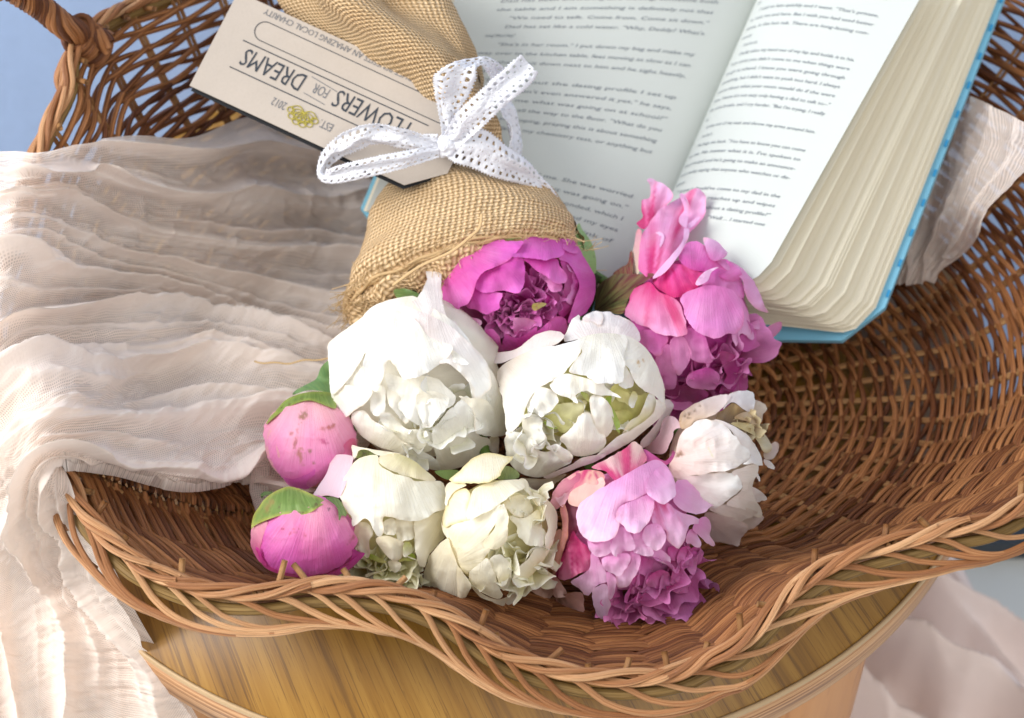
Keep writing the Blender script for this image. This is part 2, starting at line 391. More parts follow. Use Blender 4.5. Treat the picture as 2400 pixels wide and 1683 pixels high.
# outward directions along the rim
tanR = np.roll(RIM, -4, 0)-np.roll(RIM, 4, 0); tanR /= np.linalg.norm(tanR, axis=1)[:, None]
outR = np.cross(tanR, [0, 0, 1.]); outR /= np.linalg.norm(outR, axis=1)[:, None]
if (outR[0] @ (RIM[0]-np.array([*CB, 0]))) < 0: outR = -outR
upR = np.cross(outR, tanR); upR *= np.sign(upR[:, 2:3])
def rimf(u, o, h):
    t = (np.asarray(u) % 1.0)*RU; i = t.astype(int) % RU; f = (t-np.floor(t))[:, None]
    g = lambda X: X[i]*(1-f)+X[(i+1) % RU]*f
    return g(RIM)+g(outR)*np.asarray(o)[:, None]+g(upR)*np.asarray(h)[:, None]
# rope braid on the inner line, in short overlapping rods
for s in range(4):
    npc = 24
    for k in range(npc):
        u = np.linspace(k/npc-.004, (k+1)/npc+.004, 64)
        ph = u*27*2*math.pi+s*math.pi/2+.5*noise(u*50, s*3., 61)
        taper = np.minimum(1, np.minimum(np.linspace(0, 12, 64), np.linspace(12, 0, 64))+.25)
        jx = noise(u*60, s*9.+k, 4)*.0005
        Pp = rimf(u, .0010+np.cos(ph)*.0031+jx, .0022+np.sin(ph)*.0023+jx)
        tube_obj('braid_strand', Pp, .00172*(1+random.uniform(-.12, .12))*(.75+.25*taper), M_BRD, bk, 8)
# border rods sweeping from the braid down to the outer edge
NBR = 112
for k in range(NBR):
    u0 = (k+random.uniform(-.22, .22))/NBR; L = .066*random.uniform(.9, 1.1); q = np.linspace(0, 1, 40); u = u0+q*L
    e = np.clip(q/.40, 0, 1); e = .70*e*e*(3-2*e)+.30*q
    o = .001+.0120*np.sin(e*math.pi/2)-.0035*np.clip((q-.88)/.12, 0, 1)
    h = -.0016+.0030*np.sin(np.clip(q/.2, 0, 1)*np.pi)-.0134*e**1.05-.0035*np.clip((q-.85)/.15, 0, 1)
    o = o+noise(q*3, k, 5)*.0007; h = h+noise(q*3, k, 6)*.0007
    tube_obj('border_strand', rimf(u, o, h), .00155*(1+random.uniform(-.18, .18)), M_BRD, bk, 8)
u = np.arange(480)/480
tube_obj('rim_hoop', rimf(u, np.full(480, .0035), np.full(480, -.0080)), .0030, M_HOOP, bk, 10, True)
tube_obj('rim_hoop', rimf(u, np.full(480, -.0005), np.full(480, -.0035)), .0022, M_HOOP, bk, 8, True)
for k in range(NS):     # cut spoke ends poking up inside the rim
    if random.random() < .2: continue
    u = (k+.5+random.uniform(-.25, .25))/NS; l = random.uniform(.006, .013); q = np.linspace(0, 1, 5)
    lean = random.uniform(-.006, .008)/1.9
    Pp = rimf(u+lean*q*1.2, -.0015-q*l*random.uniform(.5, 1.0), -.002+q*l*random.uniform(.35, .85))
    tube_obj('spoke_end', Pp, .0016, M_SPK, bk, 8)
# handle
hp = cr([P_(245, 100, .176), P_(195, 78, .183), P_(150, 62, .192), P_(90, 15, .205), P_(20, -30, .225), P_(-60, -90, .25), W_(-.31, .34, .28), W_(-.22, .37, .26), W_(-.13, .29, .18)], 260)
tg = np.gradient(hp, axis=0); tg /= np.linalg.norm(tg, axis=1)[:, None]
n1 = np.cross(tg, [0, 0, 1.]); n1 /= np.linalg.norm(n1, axis=1)[:, None]; n2 = np.cross(tg, n1)
tube_obj('handle', hp, .0050, M_HOOP, bk, 10)
hd = bk.children[-1]; q = np.linspace(0, 1, 260)
for s in range(9):
    ph = q*2*math.pi*17+s*2*math.pi/9
    tube_obj('handle_wrap', hp+(n1*np.cos(ph)[:, None]+n2*np.sin(ph)[:, None])*.0056, .0020, M_RAT, hd, 7)
# lashing where the handle meets the rim
for k in range(16):
    c = P_(172+k*3.2, 72+k*2.6, .187-k*.0009); ph = np.linspace(0, 2*math.pi, 28); tl = random.uniform(-.5, .5)
    Pp = c+np.stack([np.cos(ph)*.0068*math.cos(tl)+.003*np.sin(ph), np.sin(ph)*.006+np.cos(ph)*.0068*math.sin(tl), np.sin(ph)*.0068], 1)
    tube_obj('lashing', Pp, .0016, M_RAT, bk, 6)

# ------------------------------------------------------------------ scarf
sf = thing('scarf', None, 'crinkled pale blush muslin scarf draped inside the basket and hanging over its left rim', 'scarf')
def H(x, y, c): return hit(x, y, c+(.007 if y < 760 else .002))
rows = [
 [H(770,330,.012), H(640,290,.012), H(560,262,.012), H(430,308,.010), H(300,303,.012), H(200,318,.012), P_(90,342,.166), P_(-30,342,.150), P_(-150,390,.11), P_(-220,520,.03)],
 [H(840,420,.012), H(720,395,.012), H(560,390,.010), H(420,385,.014), H(290,385,.016), H(160,390,.014), P_(50,400,.164), P_(-60,420,.135), P_(-170,560,.08), P_(-240,700,.0)],
 [H(880,540,.010), H(720,520,.010), H(560,505,.012), H(420,495,.010), H(290,485,.014), H(150,470,.018), P_(30,460,.158), P_(-80,520,.12), P_(-190,700,.06), P_(-250,900,-.04)],
 [H(890,640,.012), H(740,630,.012), H(610,620,.012), H(470,600,.013), H(330,570,.012), H(170,535,.022), P_(20,510,.154), P_(-90,620,.115), P_(-190,850,.05), P_(-240,1100,-.06)],
 [H(900,730,.014), H(760,745,.012), H(640,730,.012), H(500,702,.014), H(340,665,.012), H(170,640,.026), P_(10,640,.146), P_(-90,780,.108), P_(-180,1000,.04), P_(-210,1300,-.09)],
 [H(890,830,.018), H(740,790,.022), H(620,752,.030), H(480,738,.032), H(330,742,.034), H(170,760,.040), P_(20,800,.132), P_(-80,950,.100), P_(-150,1200,.02), P_(-160,1560,-.14)],
 [H(860,930,.020), H(740,880,.030), H(620,850,.038), H(480,840,.042), H(330,855,.040), H(170,870,.042), P_(40,930,.130), P_(-50,1080,.092), P_(-90,1300,.0), aty(-90,1680,-.19)],
 [H(820,1010,.020), H(720,985,.030), H(600,960,.038), H(480,955,.042), H(340,965,.036), H(190,965,.030), P_(70,1000,.128), P_(10,1140,.088), P_(10,1360,.0), aty(30,1700,-.185)],
 [H(780,1060,.020), H(690,1050,.026), H(590,1040,.030), H(480,1070,.026), H(390,1075,.024), H(250,1040,.022), P_(118,1036,.122), P_(88,1130,.098), P_(130,1330,.01), aty(190,1700,-.175)],
 [H(760,1110,.014), H(680,1110,.016), H(600,1095,.018), H(500,1040,.010), H(390,1020,.010), H(260,1000,.010), P_(150,1036,.112), P_(205,1190,.082), P_(300,1410,.014), aty(520,1740,-.165)],
]
G = np.array(rows)      # 10 rows x 10 cols
NA, NB = 560, 460
g1 = np.stack([cr(G[i], NA) for i in range(10)])          # rows x NA
t = np.linspace(0, 9, NB)
def crn(Q, t):
    Q = np.concatenate([(2*Q[:1]-Q[1:2]), Q, (2*Q[-1:]-Q[-2:-1])]); k = np.minimum(t.astype(int), len(Q)-4); f = (t-k)[:, None, None]
    a, b, c, d = Q[k], Q[k+1], Q[k+2], Q[k+3]
    return .5*((2*b)+(c-a)*f+(2*a-5*b+4*c-d)*f*f+(3*b-a-3*c+d)*f**3)
SV = crn(g1, t)         # NB x NA x 3
def surf_n(SV):
    n = np.cross(np.gradient(SV, axis=1), np.gradient(SV, axis=0)); n /= np.linalg.norm(n, axis=-1)[..., None]+1e-12
    return np.where(((n@F) > 0)[..., None], -n, n)
Nn = surf_n(SV)
aa = np.linspace(0, 1, NA)[None, :]; bb = np.linspace(0, 1, NB)[:, None]
wob = .42*noise(aa*3.5, bb*4, 1)+.13*noise(aa*11, bb*9, 2)
def ridge(x): return (1-np.abs(np.sin(np.pi*x)))**1.6
LU = np.concatenate([np.zeros((NB, 1)), np.cumsum(np.linalg.norm(np.diff(SV, axis=1), axis=-1), 1)], 1)
LV = np.concatenate([np.zeros((1, NA)), np.cumsum(np.linalg.norm(np.diff(SV, axis=0), axis=-1), 0)], 0)
disp = ridge(bb*9.5+wob*1.9)*.0175*np.clip(.7+.6*noise(aa*3, bb*10, 6), .15, 1.2)
disp += ridge(bb*21+wob*3.4+.3)*.0050*np.clip(.45+.9*noise(aa*5, bb*14, 7), 0, 1.2)
disp += ridge(bb*37+wob*5+.1)*.0020*np.clip(.2+noise(aa*7, bb*20, 8), 0, 1)
disp += fbm(LU/.016, LV/.0075, 12, 3)*.0016+(1-np.abs(noise(LU/.020, LV/.009, 13)))**3*.0022*np.clip(noise(aa*7, bb*9, 15)+.45, 0, 1)
disp -= .003
edge = np.minimum(1, np.minimum(bb, 1-bb)*14)
SV2 = SV+Nn*(disp*(.4+.6*edge))[..., None]
Lu = np.r_[0, np.cumsum(np.linalg.norm(np.diff(SV[NB//2], axis=0), axis=1))]
Lv = np.r_[0, np.cumsum(np.linalg.norm(np.diff(SV[:, NA//3], axis=0), axis=1))]
PLT = np.clip(ridge(bb*9.5+wob*1.9)*1.5+ridge(bb*21+wob*3.4+.3)*1.3*np.clip(.45+.9*noise(aa*5, bb*14, 7), 0, 1)+.3*noise(aa*14, bb*22, 19), 0, 1)
att = np.stack(np.broadcast_arrays(LU, LV, PLT), -1)
mesh('draped_cloth', SV2.reshape(-1, 3), grid_faces(NB, NA), M_SCARF, sf, att=att.reshape(-1, 3))
h0_ = int(NB*.53); SU = SV[h0_::2, ::2]; NU_ = Nn[h0_::2, ::2]; a7 = aa[:, ::2]; b7 = bb[h0_::2]     # the roll is several layers thick
SU = SU-NU_*(.006-ridge(b7*14+.5*noise(a7*4, b7*4, 44))*.004)[..., None]
mesh('under_fold', SU.reshape(-1, 3), grid_faces(*SU.shape[:2]), M_SCARF, sf, att=att[h0_::2, ::2].reshape(-1, 3))
# hem that slips under the lower bud
rows = [[H(560,1050,.026), H(640,1040,.026), H(740,1050,.022)], [H(560,1110,.014), H(640,1120,.016), H(740,1120,.016)], [H(590,1200,.008), H(650,1210,.008), H(740,1200,.008)]]
G = np.array(rows); g1 = np.stack([cr(G[i], 60) for i in range(3)]); S_ = crn(g1, np.linspace(0, 2, 60))
a6 = np.linspace(0, 1, 60)[None, :]; b6 = np.linspace(0, 1, 60)[:, None]
S_ = S_+surf_n(S_)*((ridge(a6*4+.3*noise(a6*3, b6*3, 3))*.003+fbm(a6*9, b6*9, 4)*.0006)[..., None])
att = np.stack(np.broadcast_arrays(a6*.05, b6*.05, 0*a6), -1)
mesh('hem', S_.reshape(-1, 3), grid_faces(60, 60), M_SCARF, sf, att=att.reshape(-1, 3))
# far end that comes out on the right behind the book
rows = [[P_(2080,180,.075), P_(2200,225,.115), P_(2330,290,.16)], [P_(2060,280,.065), P_(2190,330,.105), P_(2310,370,.15)],
        [P_(2040,400,.055), P_(2140,450,.075), P_(2230,470,.11)], [H(2000,540,.02), H(2110,560,.02), H(2170,560,.022)], [H(1980,640,.012), H(2040,640,.012), H(2090,620,.012)]]
G = np.array(rows); g1 = np.stack([cr(G[i], 120) for i in range(5)]); S_ = crn(g1, np.linspace(0, 4, 160))
a6 = np.linspace(0, 1, 120)[None, :]; b6 = np.linspace(0, 1, 160)[:, None]
S_ = S_+surf_n(S_)*((ridge(a6*3.5+.5*noise(a6*3, b6*4, 23))*.006+ridge(a6*8+.6*noise(a6*3, b6*4, 25))*.002+fbm(a6*9, b6*12, 24)*.001)[..., None])
att = np.stack(np.broadcast_arrays(a6*.1, b6*.2, 0*a6), -1)
mesh('far_end', S_.reshape(-1, 3), grid_faces(160, 120), M_SCARF, sf, att=att.reshape(-1, 3))

# cloth heaped on the floor
gx, gy = np.meshgrid(np.linspace(-1, 1, 220), np.linspace(-1, 1, 220))
c0 = P_(2010, 1640, -.35); rr = np.sqrt(gx**2+gy**2)
zz = -.449+.16*np.clip(1-rr**2.6, 0, 1)**.6
x_ = c0[0]+gx*.135; y_ = c0[1]+gy*.15+.01
fold = ridge(gx*1.4+gy*1.9+.7*noise(gx*1.4, gy*1.4, 31))*.045+ridge(gx*2.6+gy*2.2+.8*noise(gx*2, gy*2, 33))*.02+fbm(gx*3, gy*3, 34)*.008
zz = zz+fold*np.clip((1-rr)*4, 0, 1)
keep = (rr < 1.0)
Fc = grid_faces(220, 220); Fc = Fc[keep.reshape(-1)[Fc].all(1)]
o = mesh('heaped_cloth', np.stack([x_, y_, zz], -1).reshape(-1, 3), Fc, M_HEAP, None, att=np.stack([gx*.03, gy*.03, 0*gx+.6], -1).reshape(-1, 3))
tag(o, 'blurred heap of pale pink cloth on the floor behind the stool leg', 'cloth')

# ------------------------------------------------------------------ book
bo = thing('book', None, 'open hardcover book with pale blue cover leaning in the basket behind the bouquet', 'book')
G0 = P_(1415, 655, .050); G1 = P_(1712, -30, .135)
L0 = P_(822, 470, .078); L1 = P_(1032, -30, .165)
R0 = P_(1700, 640, .100); R1 = P_(2078, -30, .186)
C0 = P_(1955, 765, .040); C1 = P_(2262, -30, .150)
CL0 = P_(800, 488, .062); CL1 = P_(1010, -30, .155)
def page(g0, g1, o0, o1, bulge, nu=24, nv=16, corner=0.0, top=1.0):
    u = np.linspace(0, 1, nu)[:, None, None]; v = np.linspace(0, top, nv)[None, :, None]
    P = (g0*(1-v)+g1*v)*(1-u)+(o0*(1-v)+o1*v)*u
    n = np.cross(o0-g0, g1-g0); n /= np.linalg.norm(n); n = n if n[2] > 0 else -n
    return P+n*(bulge*np.sin(np.pi*np.clip(u, 0, 1)**.7)), n
pageL, nL = page(G0, G1, L0, L1, .010); pageR, nR = page(G0, G1, R0, R1, .016)
def sheet(name, P, mat, parent, th=0.0, n=None):
    nu, nv = P.shape[:2]; return mesh(name, P.reshape(-1, 3), grid_faces(nu, nv), mat, parent, att=np.zeros((nu*nv, 3)))
GB = (G0+C0)/2*0+G0+np.array([.012, .004, -.034]); GBt = G1+np.array([.012, .004, -.034])
NP = 46
blk = None
def rcorner(P, r=.05):   # rounded outer bottom corner
    nu, nv = P.shape[:2]; Q = P.copy()
    for i in range(nu):
        u = i/(nu-1)
        if u > 1-r*1.2:
            k = (u-(1-r*1.2))/(r*1.2); sh = r*.75*(1-math.sqrt(max(0, 1-k*k)))
            for j in range(nv):
                v = j/(nv-1); v2 = sh+(1-sh)*v
                f = v2*(nv-1); j0 = min(int(f), nv-2); Q[i, j] = P[i, j0]*(1-(f-j0))+P[i, j0+1]*(f-j0)
    return Q
NP = 38; steps = np.array([(.11 if i < 7 else .016+.07*(random.random() < .14))*random.uniform(.6, 1.5) for i in range(NP)]); steps[0] = 0; QS = np.cumsum(steps); QS /= QS[-1]
for k in range(NP):
    q = float(QS[k]); j = lambda: random.uniform(-1, 1)*.0010
    qq = q
    g0 = G0*(1-q)+GB*q; g1 = G1*(1-q)+GBt*q
    o0 = R0*(1-qq)+(C0+np.array([-.004, .003, .003]))*qq+np.array([j(), j(), j()]); o1 = R1*(1-qq)+(C1+np.array([-.004, 0, .003]))*qq+np.array([j(), j(), j()])
    if k == 0: o0, o1 = R0, R1
    else:
        ov = random.choice([-.035, -.02, -.008, 0, .004]); o0 = o0+(o0-g0)*ov; o1 = o1+(o1-g1)*(ov+random.uniform(-.006, .006))
    P, _ = page(g0, g1, o0, o1, .016*(1-q)+.012*q, 40 if k == 0 else 22, 16)
    P = rcorner(P, .10)
    sheet('page', P, M_PAPER if k == 0 else M_PAPER2, bo)
for k in range(16):
    q = k/15; g0 = G0*(1-q)+(G0+np.array([0, 0, -.02]))*q; g1 = G1*(1-q)+(G1+np.array([0, 0, -.02]))*q
    o0 = L0*(1-q)+(CL0+np.array([.004, .003, .003]))*q; o1 = L1*(1-q)+(CL1+np.array([.004, 0, .003]))*q
    P, _ = page(g0, g1, o0, o1, .010, 24, 12); sheet('page', P, M_PAPER if k == 0 else M_PAPER2, bo)
def board(name, quad, th, mat, parent, cut=.0):
    a0, a1, b0, b1 = quad    # a: spine bottom/top, b: outer bottom/top
    n = np.cross(b0-a0, a1-a0); n /= np.linalg.norm(n); n = n if n[2] > 0 else -n
    c1 = b0+(a0-b0)*cut; c2 = b0+(b1-b0)*cut*.7
    top = np.array([a0, c1, c2, b1, a1]); bot = top-n*th
    V = np.vstack([top, bot]); m = 5
    Fc = [list(range(m)), list(range(m, 2*m))[::-1]]+[[i, (i+1) % m, m+(i+1) % m, m+i] for i in range(m)]
    return mesh(name, V, Fc, mat, parent, smooth=False)
board('cover_board', (GB+np.array([.0, -.004, -.004]), GBt, C0, C1), .0035, M_COVER, bo, .13)
board('cover_board', (G0+np.array([-.004, -.004, -.024]), G1+np.array([0, 0, -.024]), CL0, CL1), .0035, M_COVER, bo, .06)
# deep blue marks along the turned-in cover edge
for k in range(1, 12):
    f = (k+.4)/12; a0 = C0*(1-f)+C1*f; a1 = C0*(1-f-.018)+C1*(f+.018); w_ = (C1-C0); w_ = np.cross(w_/np.linalg.norm(w_), [0, 0, 1.])*.0022
    nn = np.array([0, -.0002, .0008]); inn = -w_ if (w_[0] > 0) else w_
    V = np.array([a0+inn*.15, a1+inn*.15, a1+inn*1.0, a0+inn*1.0])+nn
    mesh('cover_mark', np.vstack([V, V-[0, 0, .0004]]), [(0, 1, 2, 3), (7, 6, 5, 4), (0, 4, 5, 1), (1, 5, 6, 2), (2, 6, 7, 3), (3, 7, 4, 0)], M_COVERD, bo, smooth=False)
# printed lines
_tc = {}
def text_mesh(s, shear=0.0):
    c = bpy.data.curves.new('t', 'FONT'); c.body = s; c.shear = shear; c.resolution_u = 2; c.size = 1
    o = bpy.data.objects.new('t', c); sc.collection.objects.link(o)
    dg = bpy.context.evaluated_depsgraph_get(); e = o.evaluated_get(dg); me = e.to_mesh()
    V = np.array([v.co[:] for v in me.vertices]).reshape(-1, 3); Fc = [tuple(p.vertices) for p in me.polygons]
    e.to_mesh_clear(); bpy.data.objects.remove(o); bpy.data.curves.remove(c); return V, Fc
def lines_on(P, n, lines, name, x0, x1, y0, dy, size, flip, mat, parent):
    nu, nv = P.shape[:2]; VV, FF = [], []; off = 0
    # P indexed [u gutter->outer, v bottom->top]
    def samp(u, v):
        fu = np.clip(u, 0, 1)*(nu-1); fv = np.clip(v, 0, 1)*(nv-1); i = np.minimum(fu.astype(int), nu-2); j = np.minimum(fv.astype(int), nv-2)
        a = (fu-i)[:, None]; b = (fv-j)[:, None]
        return P[i, j]*(1-a)*(1-b)+P[i+1, j]*a*(1-b)+P[i, j+1]*(1-a)*b+P[i+1, j+1]*a*b
    for k, s in enumerate(lines):
        if not s: continue
        ind = 0
        if s[0] == '>': s = s[1:]; ind = .05
        V, Fc = text_mesh(s, .12)
        if len(V) == 0: continue
        wdt = V[:, 0].max(); full = (x1-x0-ind); ratio = full/wdt if len(s) > 38 else size*.58
        ratio = min(ratio, full/wdt)
        X = x0+ind+V[:, 0]*ratio; Y = y0-k*dy+V[:, 1]*size
        u = (1-X) if flip else X
        Q = samp(u, Y)+n*.0004; VV.append(Q); FF += [tuple(i+off for i in f) for f in Fc]; off += len(V)
    return mesh(name, np.vstack(VV), FF, mat, parent, smooth=False)
left = ['>for something wrong. And someone waiting for one of', 'Dad has been answering and waiting, someone both', 'the table and I am something is definitely not that', '>"We need to talk. Come from. Come sit down."', '>Dad has set like a cold water. "Why, Daddy? What\'s', 'wrong? Where\'s Kitty?"', '>"She\'s in her room." I put down my bag and make my', 'way over to the kitchen table, feet moving as slow as I can', 'make them. I sit down next to him and he sighs heavily,', 'before he speaks.', '>"Is this about the dating profile I set up', 'because I haven\'t even answered it yet," he says,', 'but you tell me what was going on at school?"', 'My heart drops all the way to the floor. "What do you', 'mean?" I am still hoping, praying this is about something', 'else. Maybe I failed my chemistry test, or anything but', 'this.', '>"Just you and Peter."', '>"How did you find out?" I whisper.', '>"The counselor called me. She was worried', 'about you, so tell me what it was going on."', '>So this is why she haven\'t responded, which I', 'should have known. I look down and my eyes', 'fall on his hands, and all I can think of', 'is how to make it stop.']
right = ['in the water.', '>to say no more, I doubt, I really need to know what was', 'going on', '>I said to him quickly and I went. "That\'s private,', 'to read, not and here. But I wish you had used better', 'sense, in the hot tub. There are long-lasting con-', 'sequences to our actions."', '>Dad\'s eyes roll down my cheeks.', '>Daddy takes my hand out of my lap and holds it in his.', '"I am sorry you didn\'t come to me when things were', 'tough at school. I knew you were going through', 'something, but I didn\'t want to push too hard. I always', 'worry about what your mom would do if she were', 'here. I know it\'s not easy only having a dad to talk to--"', 'His voice breaks, and I cry harder. "But I\'m trying. I really', 'am trying."', '>I jump out of my seat and throw my arms around him.', '>"I know you\'re trying," I cry.', '>He hugs me back. "You have to know you can come', 'to me. No matter what it is. I\'ve spoken to', 'the principal and he\'s going to make an announce-', 'ment today saying that anyone who watches or dis-', 'tributes will be suspended."', '>"I know I should\'ve come to my dad in the', 'first place, and he reaches up and wipes', 'my tears. "Who else about a dating profile?"', '>He looks down again. "Well ... I started one', 'on singlesconnection.com." He\'s frown-', 'ing now. "Do you think it\'s good for', 'you?"', '', '                                      232']
lines_on(pageL, nL, left, 'printed_text', .15, .87, .955, .0368, .0175, True, M_INK, bo)
PR, _ = page(G0, G1, R0, R1, .016, 40, 16); PR = rcorner(PR, .10)
lines_on(PR, nR, right, 'printed_text', .10, .86, .965, .0303, .0150, False, M_INK, bo)

# ------------------------------------------------------------------ burlap wrap
bw = thing('burlap_wrap', None, 'coarse tan burlap cone wrapped round the peony stems and tied at its neck', 'burlap wrap')
stn = [(610, -80, 960, -90, .195, .62, .10), (665, 20, 985, 20, .185, .62, .10), (760, 110, 1062, 120, .172, .62, .10), (850, 215, 1098, 200, .155, .62, .12), (890, 310, 1126, 285, .138, .60, .15),
       (905, 385, 1140, 345, .125, .64, .2), (862, 432, 1172, 405, .112, .68, .32), (828, 500, 1240, 448, .100, .70, .42), (800, 590, 1288, 500, .092, .66, .50), (782, 660, 1300, 540, .088, .62, .55), (778, 712, 1296, 572, .084, .58, .60)]
ctr, av, bv = [], [], []
for (lx, ly, rx, ry, z, rt, tau) in stn:
    c = at((lx+rx)/2, (ly+ry)/2, z); d = depth(c)
    l = at_d(lx*K, ly*K, d); r = at_d(rx*K, ry*K, d); a_ = (r-l)/2; ln = np.linalg.norm(a_)
    up = np.cross(a_/ln, F); up = up if up@U > 0 else -up
    ctr.append(c); av.append(a_); bv.append((-F*math.cos(tau)+up*math.sin(tau))*ln*rt)
NA, NB = 240, 260
tt = np.linspace(0, len(stn)-1, NB)
def ci(Q):
    Q = np.array(Q); return crn(Q[:, None, :], tt)[:, 0]
c_, a_, b_ = ci(ctr), ci(av), ci(bv)
ph = np.linspace(0, 2*math.pi, NA)
prad = 1+0*ph
V = c_[:, None]+a_[:, None]*np.cos(ph)[None, :, None]+b_[:, None]*np.sin(ph)[None, :, None]
nn = V-c_[:, None]; nn /= np.linalg.norm(nn, axis=-1)[..., None]
sv = np.linspace(0, 1, NB)[:, None]; pp = ph[None, :]
neck = np.exp(-((sv-.5)/.09)**2)
dd = -neck*(np.abs(np.sin(pp*7+.6*noise(sv*6, pp*2, 3))))*.0045          # gathers at the tie
dd += np.exp(-((sv-.64)/.10)**2)*np.sin(pp*5+sv*9)*.0035+np.exp(-((sv-.30)/.2)**2)*np.sin(pp*3+sv*12+1)*.005
dd += np.exp(-((sv-.08)/.1)**2)*np.sin(pp*4+sv*6)*.010
dd += fbm(pp*1.6, sv*9, 41)*.0025
dd += -np.clip((sv-.97)/.03, 0, 1)**2*.004
V = V+nn*dd[..., None]
Lu = np.r_[0, np.cumsum(np.linalg.norm(np.diff(c_, axis=0), axis=1))]
att = np.stack(np.broadcast_arrays(Lu[:, None], ph[None, :]*.045, 0*sv), -1)
mesh('burlap_cone', V.reshape(-1, 3), grid_faces(NB, NA), M_BUR, bw, att=att.reshape(-1, 3))
BWV = V
# folded edge roll at the mouth, frayed
Vi = c_[-14:, None]+(V[-14:]-c_[-14:, None])*np.linspace(.985, .93, 14)[::-1][:, None, None]
mesh('burlap_lining', Vi.reshape(-1, 3), grid_faces(14, NA), M_BUR, bw, att=att[-14:].reshape(-1, 3))
mouth = V[-1]
ax_ = (c_[-1]-c_[-6]); ax_ /= np.linalg.norm(ax_); k_ = np.linspace(0, 1, 26)[:, None, None]
Vf = c_[-1]+(V[-1]-c_[-1])[None]*(1-.26*k_)+ax_*(.004*np.sin(k_*np.pi)+.010*k_)
pk = ph[None, :]; kk = k_[:, :, 0]
Vf = Vf+nn[-1][None]*(fbm(pk*4, kk*3, 47)*.0028+.0022*np.sin(kk*math.pi*2))[..., None]+ax_*(noise(pk*5, kk*2, 49)*.003)[..., None]
mesh('folded_edge', Vf.reshape(-1, 3), grid_faces(26, NA), M_BUR, bw, att=np.stack(np.broadcast_arrays(kk*.018, pk*.045, 0*kk), -1).reshape(-1, 3))
pr = []
for i in range(900):
    k = random.randrange(NA); s_ = V[random.randrange(NB-16, NB), k] if i % 2 else Vf[random.randrange(26), k]; d = rng.normal(size=3); d = d+nn[-1, k]*.6+(c_[-1]-c_[-5])/np.linalg.norm(c_[-1]-c_[-5])*.9; d /= np.linalg.norm(d)
    l = random.uniform(.003, .011); cv = rng.normal(size=3)*.35
    q = np.linspace(0, 1, 6)[:, None]; pr.append(tube(s_+d*l*q+cv*l*q**2, .00014*random.uniform(.7, 2), 3))
v, f, a = join(pr); o = mesh('frayed_fibres', v, f, M_FIB, bw, att=a); o['kind'] = 'stuff'
# thick frayed edge threads along the visible mouth
for k in range(7):
    i = np.arange(8+k, 118, 2); q = np.linspace(0, 1, len(i))
    Pp = mouth[i]+nn[-1, i]*(.0008*k-.003)+noise(q*14, k*3., 5)[:, None]*.0012*nn[-1, i]+U*(noise(q*11, k*5., 8)*.0016)[:, None]
    tube_obj('edge_thread', Pp, .0010, M_FIB, bw, 6)
tube_obj('edge_thread', cr([at_d(*p) for p in [(880*K, 640*K, .985), (940*K, 598*K, .98), (1010*K, 565*K, .975), (1055*K, 530*K, .968), (1075*K, 510*K, .966), (1080*K, 480*K, .968)]], 40), .0008, M_FIB, bw, 6)

